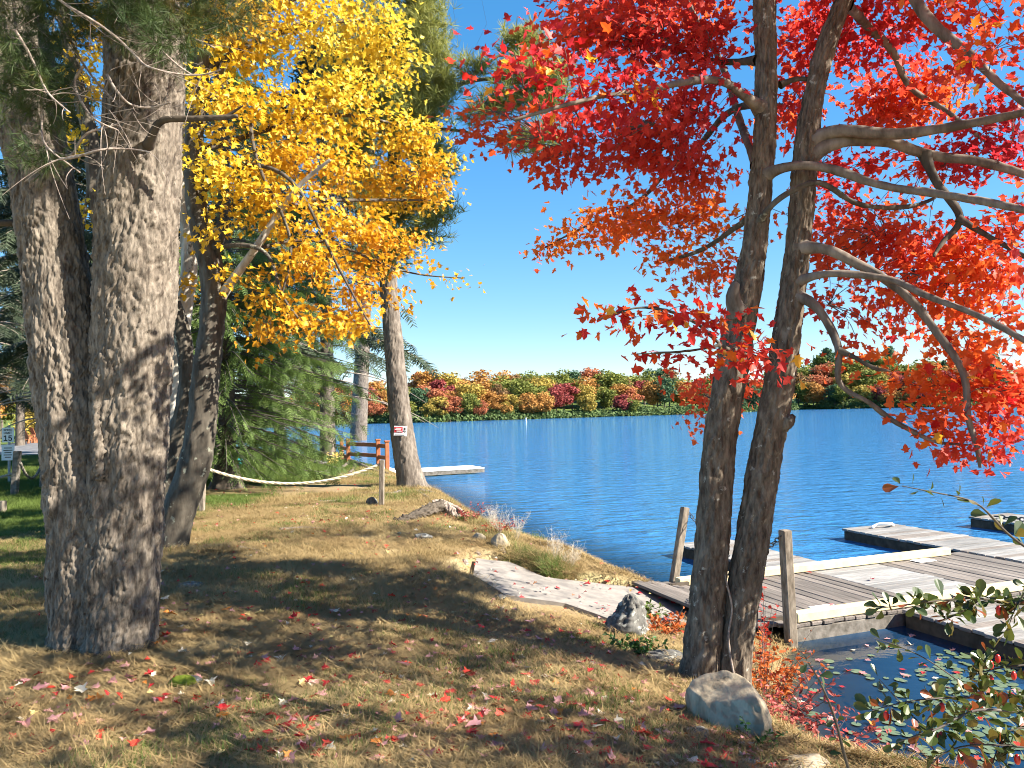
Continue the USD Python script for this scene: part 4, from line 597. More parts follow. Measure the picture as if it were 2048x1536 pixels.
B = [(470, 80, 110, 85, 9.6), (600, 60, 130, 75, 10), (720, 60, 110, 65, 10.8), (785, 125, 65, 55, 11), (450, 200, 70, 75, 9.2), (560, 220, 100, 85, 10), (690, 220, 105, 85, 10.6), (820, 280, 65, 55, 11), (620, 330, 120, 75, 10), (760, 370, 105, 65, 11.4), (850, 385, 45, 55, 11.6), (480, 360, 65, 65, 9.2), (560, 430, 105, 55, 9.6), (700, 470, 105, 60, 10.4), (800, 480, 50, 42, 10.8), (620, 530, 85, 55, 9.6), (720, 575, 60, 45, 10), (560, 620, 55, 45, 9.5), (650, 655, 80, 26, 9.5), (800, 600, 24, 18, 10.4), (845, 532, 30, 12, 10.4), (912, 556, 28, 10, 10.5), (770, 545, 30, 26, 10.4),
    (368, 560, 26, 30, 10), (365, 330, 16, 60, 9.9), (165, 420, 22, 28, 9.9), (185, 160, 30, 60, 9.9), (150, 280, 26, 36, 9.9), (520, 680, 40, 24, 9.4), (690, 640, 50, 22, 9.8), (470, -80, 250, 80, 9.8), (720, -80, 150, 70, 10.6), (880, 330, 32, 55, 11.6), (430, 330, 36, 75, 9.4), (700, 640, 40, 34, 9.6), (480, 560, 36, 28, 9.4), (430, 470, 30, 30, 9.3), (200, 60, 60, 60, 10)]
tg = blob_targets(B, .0027); tw, tr = grow(np.vstack(sk), tg, base=.002, slope=.0045, maxd=1.6); part(T, 'twigs', twig_mesh(tw, tr), m_twig, kind='stuff')
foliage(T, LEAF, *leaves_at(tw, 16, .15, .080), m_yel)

# ---------------------------------------------------------------- spruce
b = hit(452, 976); T = thing('spruce_tree', 'drooping green spruce with boughs reaching down to the lawn', 'tree', b); H = 15.5
P = np.array([b+[0, 0, -.1], b+[.02, 0, 2], b+[0, .05, 6], b+[.05, 0, 11], b+[0, 0, H]]); part(T, 'trunk', tube(P, [.27, .20, .15, .09, .02], 24, .08, both(lumpy(.06, 5, 4), flare(.3, .7, 5, 2))), m_side, smooth=True)
sp_parts, bp, br = [], [], []
for q in range(500):
    z = rng.uniform(.9, 14.8)**1.0 if q > 260 else rng.uniform(.55, 5.5); az = rng.uniform(0, 2*np.pi); L = (3.75*(1-(z/H)**1.2)+.15)*rng.uniform(.72, 1.08)
    if z < 1.6: L *= .8
    t = np.linspace(0, 1, 9); d = np.array([math.cos(az), math.sin(az), 0]); drop = L*(.10*t-.62*t**2+.30*t**3.0)
    if z < 2.6: drop = np.maximum(drop, (.15-z)*t)
    bp.append(b+[0, 0, z]+d*L*t[:, None]+np.c_[0*t, 0*t, drop]); br.append(np.linspace(.02, .003, 9)*(.4+.6*L/3))
bp, br = np.array(bp), np.array(br); part(T, 'boughs', twig_mesh(bp, br, 5), m_twig, kind='stuff')
def spray(n=5):
    v, f = [], []
    for k in range(n):                       # a flat, jagged shoot: short side shoots on a spine
        s = k/n; l = .38*(1-.55*s); w = .04
        for sd in (-1, 1): o = len(v); v += [(s, 0, 0), (s+.09, 0, .012), (s+l*.75+.05, sd*l, -.03-.05*s), (s+l*.75-.02, sd*(l-.05), -.03)]; f += [(o, o+1, o+2), (o, o+2, o+3)]
    o = len(v); v += [(0, -w/2, 0), (0, w/2, 0), (1.15, 0, -.02)]; f.append((o, o+1, o+2)); return np.array(v), np.array(f)
SPRAY = spray()
n = 26; i = np.repeat(np.arange(len(bp)), n); t = rng.uniform(.16, 1, len(i))*8; a = np.minimum(t.astype(int), 7); fr = (t-a)[:, None]; P = bp[i, a]*(1-fr)+bp[i, a+1]*fr; d = unit(bp[i, a+1]-bp[i, a]); side = np.cross(d, [0, 0, 1])*rng.choice([-1, 1], len(i))[:, None]
dr = d*.55+side*rng.uniform(.1, .9, (len(i), 1)); dr[:, 2] -= rng.uniform(.25, 1.25, len(i)); sz = .35*rng.uniform(.55, 1.15, len(i))*(1.1-.35*t/8); part(T, 'needles', scatter(*SPRAY, P, axes(dr, np.array([0, 0, .8])+side*.8+rng.normal(size=(len(i), 3))*.3), sz), m_spruce, kind='stuff')

# ---------------------------------------------------------------- the two pines at the water
b = hit(822, 977); YQ = b[1]; T = thing('leaning_pine', 'leaning pine at the water edge with a red and white sign nailed to it', 'tree', b); sk = []
rows = [(828, 990, YQ, 34), (824, 970, YQ, 27), (815, 930, YQ, 25), (804, 860, YQ, 23), (796, 790, YQ, 21), (788, 700, YQ, 19), (780, 610, YQ, 17.5), (776, 530, YQ, 16.5), (778, 450, YQ, 15), (786, 340, YQ, 13.5), (796, 240, YQ, 12), (812, 120, YQ, 11), (822, 0, YQ, 10), (830, -200, YQ, 8), (835, -420, YQ, 4)]
P, R = px_path(rows); TP, TR = P, R; part(T, 'trunk', tube(P, R, 84, .04, both(bark_disp(.24, .065, .22, .030, 61, .2), flare(.25, .25, 5, 3))), m_farbark, smooth=True); sk.append(resample(P, R, .3)[0][16:])
for i, rows in enumerate([[(800, 220, YQ, 6), (850, 205, YQ-.2, 6), (880, 190, YQ-.4, 5.5), (930, 165, YQ-.6, 5), (980, 158, YQ-.8, 4), (1050, 160, YQ-1, 3)], [(798, 262, YQ, 5), (850, 258, YQ-.3, 4), (920, 262, YQ-.6, 3), (1000, 280, YQ-.8, 2.5), (1080, 290, YQ-1, 1.5)], [(806, 160, YQ, 5), (860, 120, YQ, 4), (890, 60, YQ, 3)], [(790, 300, YQ, 5), (850, 330, YQ-.4, 4), (900, 350, YQ-.6, 2)], [(782, 400, YQ, 5), (840, 420, YQ-.3, 4), (900, 440, YQ-.6, 2)], [(795, 240, YQ, 5), (740, 180, YQ+.3, 4), (700, 150, YQ+.5, 2)], [(784, 380, YQ, 5), (740, 420, YQ, 3)], [(778, 480, YQ, 4), (740, 515, YQ-.3, 2)], [(930, 165, YQ-.6, 3.5), (985, 120, YQ-.6, 3), (1040, 85, YQ-.6, 2)]]): sk.append(limb(T, rows, m_mapbark, 8, .1, i+120))
B = [(825, 50, 75, 75, 16.6), (865, 160, 46, 75, 16.4), (800, 230, 85, 85, 16.8), (855, 320, 48, 55, 16.4), (868, 425, 40, 42, 16.4), (800, 400, 65, 65, 16.8), (762, 515, 52, 38, 16.6), (835, 470, 50, 22, 16.4), (945, 140, 30, 20, 16.2), (1000, 205, 55, 22, 16), (1045, 85, 48, 34, 16.2), (1070, 150, 75, 40, 16), (945, 236, 42, 14, 16), (1075, 285, 55, 34, 15.8), (720, 150, 70, 80, 17), (700, 320, 50, 60, 17), (840, -90, 110, 70, 16.6), (1085, 200, 50, 30, 16)]
tg = blob_targets(B, .0040, ref=8); tw, tr = grow(np.vstack(sk), tg, base=.004, slope=.006, maxd=1.6); part(T, 'twigs', twig_mesh(tw, tr, 4), m_twig, kind='stuff')
_t = np.concatenate([TUFT[0][5*k:5*k+5] for k in range(11)])*[1, 1, 1]; PT = (np.stack([_t[:, 0], _t[:, 1], _t[:, 2]], 1), TF[:33]); PT[0][:, 1:] *= 1.0
def far_tufts(P, d, size, wide=2.2):
    v = PT[0].copy().reshape(11, 5, 3); c = v[:, :2].mean(1, keepdims=True); v[:, :2] = c+(v[:, :2]-c)*wide; c2 = v[:, 2:4].mean(1, keepdims=True); v[:, 2:4] = c2+(v[:, 2:4]-c2)*wide
    return scatter(v.reshape(-1, 3), PT[1], P, axes(d, rng.normal(size=(len(P), 3))), size*rng.uniform(.7, 1.2, len(P)))
i = np.repeat(np.arange(len(tw)), 9); tt = rng.uniform(.4, 1, (len(i), 1)); P = tw[i, 0]*(1-tt)+tw[i, -1]*tt+rng.normal(size=(len(i), 3))*[.15, .15, .07]; d = unit(tw[i, -1]-tw[i, 0])*.6+rand_dir(len(i))*.6+[0, 0, .45]; part(T, 'needles', far_tufts(P, d, .25, 2.4), m_pine, kind='stuff')
# the sign nailed to it
sc = at(801, 862, YQ-.30); T = thing('tree_sign', 'small red and white sign nailed to the leaning pine', 'sign', sc); k = YQ/FPX; tl = math.radians(3)
Rs = trimesh.transformations.rotation_matrix(tl, [0, 1, 0])[:3, :3]
def splate(name, dx, dz, w, hgt, dy, mat, par=None): return part(par or T, name, box(sc+Rs@np.array([dx*k, dy, dz*k]), (w*k, .006, hgt*k), R=Rs), mat)
sb = splate('board', 0, 0, 25.5, 19.5, 0, m_white); rd = splate('red_panel', -4, 2.5, 16.5, 10.5, -.006, m_signred, sb)
for dx, dz, w in ((-4, 5.3, 11), (-5, 2.4, 12), (-2.5, -.4, 10)): splate('white_mark', dx, dz, w, 1.3, -.012, m_white, sb)
for dx, dz, w, hgt in ((8.5, 4.5, 2.6, 4.2), (6.5, -.2, 1.6, 1.8), (9.6, -.6, 1.2, 3.2), (-1, -7.6, 19, .8)): splate('black_mark', dx, dz, w, hgt, -.006, m_ink, sb)
b = hit(716, 926); YQ2 = b[1]; T = thing('second_pine', 'straight pine trunk beside the brown fence, further back than the leaning one', 'tree', b)
rows = [(714, 936, YQ2, 24), (715, 920, YQ2, 19), (717, 870, YQ2, 17), (721, 780, YQ2, 15.5), (726, 680, YQ2, 14), (731, 560, YQ2, 12.5), (736, 420, YQ2, 11), (742, 250, YQ2, 9), (748, 50, YQ2, 7), (750, -150, YQ2, 5)]
P, R = px_path(rows); part(T, 'trunk', tube(P, R, 48, .08, both(bark_disp(.28, .08, .22, .034, 66, .2), flare(.35, .5, 5, 3))), m_farbark, smooth=True); sk = resample(P, R, .4)[0][30:]
B = [(750, 60, 90, 90, 25), (720, 220, 70, 80, 25), (800, 180, 60, 70, 25), (740, 380, 55, 60, 25), (760, -100, 110, 70, 25)]
tg = blob_targets(B, .0012, ref=8); tw, tr = grow(sk, tg, base=.006, slope=.006, maxd=99.); part(T, 'twigs', twig_mesh(tw, tr, 4), m_twig, kind='stuff')
i = np.repeat(np.arange(len(tw)), 9); tt = rng.uniform(.4, 1, (len(i), 1)); P = tw[i, 0]*(1-tt)+tw[i, -1]*tt+rng.normal(size=(len(i), 3))*[.2, .2, .1]; part(T, 'needles', far_tufts(P, unit(tw[i, -1]-tw[i, 0])*.6+rand_dir(len(i))*.6+[0, 0, .4], .26), m_pine, kind='stuff')
# ---------------------------------------------------------------- the wooded far shore
stage.CreateClassPrim('/World/tree_forms')
COL = {'crimson': [(0, (.24, .05, .05)), (.5, (.42, .10, .085)), (1, (.50, .20, .13))], 'scarlet': [(0, (.32, .10, .05)), (.5, (.50, .185, .085)), (1, (.54, .30, .13))], 'orange': [(0, (.34, .16, .045)), (.5, (.53, .28, .07)), (1, (.56, .38, .12))],
       'golden': [(0, (.28, .20, .04)), (.5, (.46, .35, .075)), (1, (.52, .43, .14))], 'olive': [(0, (.12, .14, .03)), (.5, (.24, .25, .05)), (1, (.34, .33, .08))], 'rust': [(0, (.20, .11, .05)), (.5, (.34, .21, .09)), (1, (.42, .29, .13))],
       'dark green': [(0, (.04, .085, .045)), (.5, (.085, .15, .065)), (1, (.14, .21, .085))]}
FM = {c: leaf_mat('far_'+c.replace(' ', '_')+'_leaves', r, .25, .55, .6, .7, .2) for c, r in COL.items()}
def crown(n, lobes, rz, flat=.62, q=.36, seed=0, conifer=False):
    r_ = np.random.default_rng(seed); C, Rl = [], []
    for k in range(lobes):
        if conifer: z = .12+.86*k/lobes; rr = .30*(1-z)**.8+.03; a = k*2.4; C.append((math.cos(a)*rr*.6, math.sin(a)*rr*.6, z)); Rl.append(rr*.8+.03)
        else:
            d = r_.normal(size=3); d /= np.linalg.norm(d); C.append((d[0]*.27*r_.uniform(.5, 1), d[1]*.27*r_.uniform(.5, 1), .60+d[2]*.26)); Rl.append(r_.uniform(.09, .17))
    C, Rl = np.array(C), np.array(Rl); i = r_.integers(0, lobes, n); d = r_.normal(size=(n, 3)); d /= np.linalg.norm(d, axis=1, keepdims=True)
    P = C[i]+d*Rl[i][:, None]*r_.uniform(.65, 1.08, (n, 1))*[1, 1, .8]; nrm = d+r_.normal(size=(n, 3))*.5; x = r_.normal(size=(n, 3)); x[:, 2] -= .4
    tv = np.array([(0, 0, 0), (.5, .42, .08), (1, 0, -.06), (.5, -.42, .08)]); return scatter(tv, np.array([(0, 1, 2), (0, 2, 3)]), P, axes(x, nrm), q*.1*r_.uniform(.6, 1.3, n)*1.45)
FORMS = {}
for c in COL:
    for k in range(3):
        con = c == 'dark green' and k == 0; path = f"/World/tree_forms/{c.replace(' ', '_')}_form_{k:03d}"; UsdGeom.Xform.Define(stage, path); FORMS[c, k] = path; sd = hash((len(c), ord(c[0]), k)) % 1000
        part(path, 'crown', crown(2200, 20 if con else 22, 1, seed=sd, conifer=con), FM[c]); part(path, 'trunk', tube([(0, 0, -.05), (.01, 0, .3), (0, .01, .7)], [.016, .012, .005], 7, caps0=False), m_farbark)
def far_point(x, back):
    d = ray(x, 815); d = d/d[1]; Y = np.linspace(120, 520, 1600); D = shore_dist(d[0]*Y, Y); ok = (D > 0) & (Y > 150); i = int(np.argmax(ok)); return d[0]*(Y[i]+back), Y[i]+back
ordn = ['first', 'second', 'third', 'fourth', 'fifth', 'sixth', 'seventh', 'eighth', 'ninth', 'tenth', 'eleventh', 'twelfth', 'thirteenth', 'fourteenth', 'fifteenth', 'sixteenth', 'seventeenth', 'eighteenth', 'nineteenth', 'twentieth', 'twenty-first', 'twenty-second', 'twenty-third', 'twenty-fourth', 'twenty-fifth', 'twenty-sixth', 'twenty-seventh', 'twenty-eighth', 'twenty-ninth', 'thirtieth']
ROWS = [('at the waterline of the far shore', 1.2, (4.5, 7.0), 30, [.10, .18, .26, .18, .14, .10, .04]), ('in the middle rows of the far shore', 10, (7.0, 9.5), 33, [.09, .15, .20, .17, .20, .15, .04]), ('high on the far shore slope', 21, (8, 10.5), 34, [.04, .12, .19, .17, .26, .18, .04]), ('on the far shore skyline', 36, (9, 12.), 32, [.02, .05, .14, .12, .36, .21, .10])]
far = []; names = list(COL)
for ri, (ph, back, (h0, h1), sp, pr) in enumerate(ROWS):
    for x in np.arange(610, 2085, sp):
        x = x+rng.uniform(-.4, .4)*sp
        if ri == 0 and 1060 < x < 1400 and rng.random() < .55: continue
        right = x > 1560; pr2 = np.array(pr)*([1, 1, 1, .8, 1, .5, 3.2] if right and ri > 0 else [1]*7); c = names[rng.choice(7, p=pr2/pr2.sum())]
        far.append((ri, c, x, back*rng.uniform(.8, 1.25)*(1.3 if right else 1), rng.uniform(h0, h1)*1.07*(1.45 if right else 1.0)*(1.12 if c == 'dark green' else 1)))
far.sort(key=lambda a: a[2]); cnt = {}
for ri, c, x, back, h in far:
    k = cnt.get((ri, c), 0); cnt[ri, c] = k+1; X, Y = far_point(x, back); f = int(rng.integers(3)); f = 1 if c == 'dark green' and f == 0 and x < 1500 and rng.random() < .7 else f; s = h; wd = s*rng.uniform(1.1, 1.65)*(.7 if c == 'dark green' and f == 0 else 1)
    copy(FORMS[c, f], 'far_'+('pine_tree' if c == 'dark green' and f == 0 else 'tree'), f"{ordn[k]} {c} tree from the left {ROWS[ri][0]}", 'tree', mat4((X, Y, gz(X, Y)-.2), rng.uniform(0, 6.28), (wd, wd, s)), 'trees on the far shore')
# low bushes along the far waterline, one mass
N = 15000; xs = rng.uniform(600, 2090, N); ux = np.linspace(590, 2100, 160); fp = np.array([far_point(x, 0) for x in ux]); bx, by = np.interp(xs, ux, fp[:, 0]), np.interp(xs, ux, fp[:, 1]); bk = rng.uniform(-1.6, 5.5, N)
px3 = np.stack([bx, by, 0*bx], 1); tall = .5+3.2*fbm(px3, .16, 3, 5)**1.4*np.clip((bk+2.2)/3, .3, 1); z = rng.uniform(0, 1, N)**.6*tall; k = 1+bk/by; X, Y = bx*k, by*k
nr = rng.normal(size=(N, 3))*.6+[0, -.5, .6]; m_under = leaf_mat('shore_undergrowth', [(0, (.05, .085, .03)), (.45, (.11, .16, .05)), (.75, (.20, .22, .07)), (.9, (.30, .22, .07)), (1, (.36, .18, .06))], .2, .25, .45, .7, .2)
single('undergrowth', scatter(np.array([(0, 0, 0), (.5, .42, .08), (1, 0, -.06), (.5, -.42, .08)]), np.array([(0, 1, 2), (0, 2, 3)]), np.stack([X, Y, np.maximum(ground_z(X, Y), 0)+z], 1), axes(rng.normal(size=(N, 3)), nr), rng.uniform(.45, .95, N)), m_under, 'low green bushes lining the far waterline under the trees', kind='stuff')
B0 = onz(1052, 842, 0); T = thing('buoy', 'small white buoy floating near the far shore', 'buoy', B0); part(T, 'float', tube([B0+[0, 0, -.2], B0+[0, 0, .1], B0+[0, 0, .55]], [.17, .16, .12], 14), m_white, smooth=True); part(T, 'mast', tube([B0+[0, 0, .5], B0+[0, 0, .8]], [.06, .05], 8), m_white)
# ---------------------------------------------------------------- background on the left, beyond the road
def conifer_form(path, H, L0, nb, ns, seed, mat, dead=60):
    r_ = np.random.default_rng(seed); UsdGeom.Xform.Define(stage, path); part(path, 'trunk', tube([(0, 0, -.2), (.05, 0, H*.4), (0, 0, H)], [.24, .16, .02], 12), m_farbark, smooth=True); bp, br = [], []
    for q in range(nb):
        z = r_.uniform(1.8, H*.97); az = r_.uniform(0, 6.28); L = (L0*(1-(z/H)**1.3)+.2)*r_.uniform(.7, 1.05); t = np.linspace(0, 1, 7); d = np.array([math.cos(az), math.sin(az), 0]); bp.append(np.array([0, 0, z])+d*L*t[:, None]+np.c_[0*t, 0*t, L*(.05*t-.35*t**2)]); br.append(np.linspace(.026, .005, 7))
    bp, br = np.array(bp), np.array(br); part(path, 'boughs', twig_mesh(bp, br, 4), m_deadtwig, kind='stuff'); live = np.nonzero(bp[:, 0, 2] > 2.8)[0]; i = np.repeat(live, ns); t = r_.uniform(.35, 1, len(i))*6; a = np.minimum(t.astype(int), 5); fr = (t-a)[:, None]
    P = bp[i, a]*(1-fr)+bp[i, a+1]*fr; d = unit(bp[i, a+1]-bp[i, a]); side = np.cross(d, [0, 0, 1])*r_.choice([-1, 1], len(i))[:, None]; dr = d*.6+side*r_.uniform(.2, .9, (len(i), 1)); dr[:, 2] -= r_.uniform(.1, .7, len(i))
    part(path, 'needles', scatter(*SPRAY, P, axes(dr, np.array([0, 0, 1.])+side*.3+r_.normal(size=(len(i), 3))*.3), .55*r_.uniform(.6, 1.2, len(i))), mat, kind='stuff')
m_hem = leaf_mat('grey_green_needles', [(0, (.035, .05, .03)), (.5, (.085, .11, .055)), (1, (.17, .18, .08))], .2, .5, .6, .6)
conifer_form('/World/tree_forms/hemlock_form_000', 13, 3.4, 150, 22, 3, m_hem); conifer_form('/World/tree_forms/hemlock_form_001', 15, 3.0, 130, 18, 4, m_hem)
for x, Y, f, s, lab in [(110, 19.5, 0, .95, 'grey green conifer with bare lower twigs showing between the two stems of the double pine'), (-60, 24, 1, 1.0, 'tall loose conifer at the left edge behind the speed limit sign'), (-10, 44, 1, 1.1, 'slim trunked pine across the road just right of the speed limit sign'), (40, 47, 0, 1.15, 'second slim trunked pine across the road'), (260, 34, 0, 1.1, 'dark conifer hidden behind the right stem of the double pine'), (560, 30, 1, 1.0, 'tall conifer behind the spruce and the yellow leaves'), (440, 25, 0, 1.25, 'dense conifer behind the curving grey trunks'), (655, 29, 0, 1.3, 'dense conifer showing right through the yellow leaves'), (330, 28, 1, 1.2, 'loose conifer between the double pine and the grey trunks')]:
    P = at(x, 850, Y); copy(f'/World/tree_forms/hemlock_form_00{f}', 'conifer', lab, 'tree', mat4((P[0], Y, gz(P[0], Y)-.1), rng.uniform(0, 6), s), None)
left = [(-120, 62, 'golden', 9), (-70, 75, 'scarlet', 11), (-30, 66, 'orange', 7), (5, 78, 'scarlet', 9), (40, 70, 'olive', 8), (75, 82, 'dark green', 9), (110, 72, 'golden', 8), (150, 80, 'olive', 10), (190, 70, 'orange', 9), (240, 76, 'golden', 10), (290, 84, 'olive', 12), (330, 74, 'scarlet', 8), (380, 86, 'dark green', 12)]
for i, (x, Y, c, h) in enumerate(left):
    P = at(x, 850, Y); copy(FORMS[c, i % 3], 'roadside_tree', f"{c} tree beyond the road, {ordn[i]} from the left of that row", 'tree', mat4((P[0], Y, gz(P[0], Y)-.2), i, (h*.95, h*.95, h)), 'trees beyond the road')
P = at(62, 872, 58); copy(FORMS['golden', 1], 'roadside_shrub', 'yellow green shrub right behind the brown chairs across the road', 'shrub', mat4((P[0], 58, gz(P[0], 58)-1.0), 2, (4.2, 4.2, 3.6)))
P = at(95, 872, 60); copy(FORMS['olive', 0], 'roadside_shrub', 'olive shrub across the road beside the double pine', 'shrub', mat4((P[0], 60, gz(P[0], 60)-1.0), 1, (4.2, 4.2, 3.8)))
def chair(x, Y, rz, lab):
    P = at(x, 885, Y); P[2] = gz(P[0], Y); T = thing('garden_chair', lab, 'chair', P); c, s = math.cos(rz), math.sin(rz); Rz = np.array([[c, -s, 0], [s, c, 0], [0, 0, 1]])
    def pc(nm, ctr, sz, tilt=0): part(T, nm, box(P+Rz@np.array(ctr), sz, R=Rz@trimesh.transformations.rotation_matrix(tilt, [1, 0, 0])[:3, :3]), m_fence)
    for i in range(5): pc('seat_slat', (0, -.2+.1*i, .38-.03*i), (.55, .085, .02), -.25)
    for i in range(5): pc('back_slat', (-.22+.11*i, .38, .68), (.095, .02, .78), -.38)
    for sx in (-.34, .34): pc('arm', (sx, 0, .56), (.11, .72, .022)); pc('leg', (sx*.85, -.3, .27), (.03, .1, .54)); pc('leg', (sx*.85, .25, .24), (.03, .12, .5), .3)
for x, Y, lab in [(49, 51, 'reddish brown slatted garden chair nearest the speed limit sign across the road'), (63, 50.5, 'middle one of three brown slatted garden chairs across the road'), (79, 51.5, 'brown slatted garden chair across the road closest to the double pine')]: chair(x, Y, math.pi*.8, lab)
b = hit(476, 948); m_turq = plain('turquoise_glaze', (.02, .42, .50), (.04, .55, .62), 6, .35); T = thing('turquoise_planter', 'small turquoise bowl on a thin stand under the spruce boughs', 'planter', b); part(T, 'bowl', tube([b+[0, 0, .16], b+[0, 0, .22], b+[0, 0, .34], b+[0, 0, .42]], [.05, .10, .17, .16], 18), m_turq, smooth=True); part(T, 'stand', tube([b, b+[0, 0, .17]], [.03, .025], 8), m_white)
# ---------------------------------------------------------------- lily pads and leaves on the pond
from shapely.geometry import Point
def pond_xy(n, polys, mind):
    out = []
    for pl, k in polys:
        W = Polygon([onz(x, y, 0)[:2] for x, y in pl]); x0, y0, x1, y1 = W.bounds; c = 0; tries = 0
        while c < k and tries < 20000:
            tries += 1; q = np.array([rng.uniform(x0, x1), rng.uniform(y0, y1)])
            if not W.contains(Point(q)) or any(np.hypot(*(q-o)) < mind*rng.uniform(.5, 1.6) for o in out): continue
            out.append(q); c += 1
    return out
th = np.linspace(.22, 2*np.pi-.22, 15); PAD_V = np.vstack([[0, 0, .0], np.c_[np.cos(th), np.sin(th)*.97, .02+.02*np.sin(3*th)]]); PAD_F = np.array([(0, 1+i, 2+i) for i in range(14)])
def pond_zone(q):
    x, y, _ = pix(np.array([q[0], q[1], 0.])); return 'beside the lower finger dock' if x-1.2*(y-1300) > 1990 else 'under the outermost barberry sprays' if y > 1400 and x > 1740 else 'behind the slender thorny shoot' if x < 1740 else 'in the open water below the yellow beam'
def lawn_zone(p):
    x, y, _ = pix(p); return 'near the foot of the double pine' if x < 480 else 'towards the twin red maples' if x > 1150 else 'below the concrete path' if y < 1300 else 'in the middle of the near lawn'
pads = pond_xy(0, [([(1880, 1300), (2040, 1320), (2048, 1536), (1960, 1536), (1860, 1380)], 150), ([(1740, 1360), (1880, 1330), (1960, 1536), (1800, 1536), (1730, 1430)], 60), ([(1640, 1330), (1800, 1270), (1830, 1330), (1700, 1440), (1600, 1470)], 12), ([(1560, 1430), (1720, 1400), (1740, 1536), (1600, 1500)], 9)], .055)
for i, q in enumerate(pads):
    r = rng.uniform(.022, .052); Rm = axes(np.array([[math.cos(i*2.4), math.sin(i*2.4), rng.normal()*.03]]), np.array([[rng.normal()*.03, rng.normal()*.03, 1.]]))
    single('lily_pad', scatter(PAD_V, PAD_F, np.array([[q[0], q[1], .006+.001*(i % 3)]]), Rm, np.array([r])), m_pad, f"{'small' if r < .033 else 'broad' if r > .043 else 'middling'} round lily pad floating on the pond {pond_zone(q)}", 'lily pad', group='lily pads on the pond')
TONES = {'red': (.42, .016, .02), 'scarlet': (.55, .04, .02), 'pale pink': (.56, .27, .26), 'dusty pink': (.46, .20, .20), 'pale yellow': (.60, .47, .18), 'cream': (.62, .55, .42), 'brown': (.24, .11, .05), 'orange': (.58, .20, .03)}
m_fall = {t: leaf_mat('fallen_leaf_'+t.replace(' ', '_'), [(0, tuple(.8*x for x in c)), (1, tuple(1.15*x for x in c))], .2, 30., .5, .6) for t, c in TONES.items()}; tl = list(TONES)
FALL = leaf_template(MAPLE, .22, .22)
def fallen(x, y, z, n, s, t, where, grp, curl=.3):
    Rm = axes(np.array([[*rng.normal(size=2), rng.normal()*.12]]), n+rng.normal(size=(1, 3))*curl*.6); tv = FALL[0]*[1, 1, rng.uniform(-.6, 1.6)]
    single('fallen_leaf', scatter(tv, FALL[1], np.array([[x, y, z]]), Rm, np.array([s])), m_fall[t], f'{t} maple leaf {where}', 'leaf', group=grp)
for q in pond_xy(0, [([(1590, 1310), (1800, 1260), (2040, 1330), (2048, 1536), (1600, 1530)], 46), ([(1560, 1380), (1660, 1380), (1680, 1500), (1570, 1490)], 14)], .12): fallen(q[0], q[1], .012, np.array([[0, 0, 1.]]), rng.uniform(.05, .085), tl[rng.choice(8, p=[.2, .15, .3, .15, .02, .13, 0, .05])], 'floating on the pond '+pond_zone(q), 'leaves floating on the pond', .1)
def gnorm(x, y):
    e = .06; z = ground_z(np.r_[x-e, x+e, x, x], np.r_[y, y, y-e, y+e]).reshape(4, -1); return unit(np.stack([-(z[1]-z[0])/(2*e), -(z[3]-z[2])/(2*e), np.ones(z.shape[1])], 1))
# on the ground: more where the maple drops them
def ground_scatter(n, x0, x1, y0, y1):
    px_, py_ = rng.uniform(x0, x1, 6*n), y0+(y1-y0)*rng.uniform(0, 1, 6*n); d = _F+_R*((px_-1024)/FPX)[:, None]+_U*((768-py_)/FPX)[:, None]; P = CAM+d*((.72-CAM[2])/d[:, 2:])
    D = shore_dist(P[:, 0], P[:, 1]); cl = .8*fbm(P*[1, 1, 0], 1.9, 3, 31)+.1; P = P[(D > .12) & (cl+.10*np.clip((py_-1050)/300, 0, 1)+.34*np.clip((px_-350)/800, -.5, .6) > rng.uniform(.35, .85, 6*n))][:n]; P[:, 2] = ground_z(P[:, 0], P[:, 1])
    ins = shapely.contains_xy(SLAB, P[:, 0], P[:, 1]); P[ins, 2] = slab_z(P[ins, 0], P[ins, 1]); return P
g1 = ground_scatter(215, 20, 1560, 1180, 1560); N1 = gnorm(g1[:, 0], g1[:, 1]); pr = [.27, .13, .2, .14, .05, .08, .08, .05]
for p, n in zip(g1, N1): fallen(p[0], p[1], p[2]+.042, n[None], rng.uniform(.052, .084), tl[rng.choice(8, p=pr)], 'lying on the dry grass '+lawn_zone(p), 'leaves fallen on the dry grass')
for x, y in [(1220, 1165), (1280, 1190), (1060, 1165), (1340, 1200), (1180, 1172), (1120, 1180)]:
    q = on_slab(x, y); fallen(q[0], q[1], slab_z(*q)+.02, np.array([[0, 0, 1.]]), .075, 'red', 'lying on the concrete path', 'leaves fallen on the concrete path')
for s, t in [(5.5, 7.9), (5.3, 7.0), (5.9, 7.6), (6.2, 8.05), (6.5, 8.08), (5.7, 8.06), (7.3, 7.4), (6.0, 6.7), (5.45, 8.08), (6.9, 8.08)]:
    q = dk(s, t, ZD+.02); fallen(*q, np.array([[0, 0, 1.]]), .065, tl[rng.choice([0, 1, 3])], 'lying on the dock boards', 'leaves fallen on the dock')
g2 = np.vstack([ground_scatter(1500, -60, 1560, 1050, 1560), ground_scatter(500, 300, 950, 930, 1060)]); N2 = gnorm(g2[:, 0], g2[:, 1]); tone = rng.choice(8, len(g2), p=pr)
L = thing('leaf_litter', 'scattered small red, pink and yellow leaves over the lawn', None, kind='stuff')
for k in range(8):
    i = np.nonzero(tone == k)[0]; part(L, 'leaves', scatter(*FALL, g2[i]+[0, 0, .036], axes(np.c_[rng.normal(size=(len(i), 2)), rng.normal(size=len(i))*.2], N2[i]+rng.normal(size=(len(i), 3))*.3), rng.uniform(.025, .06, len(i))), m_fall[tl[k]], kind='stuff')
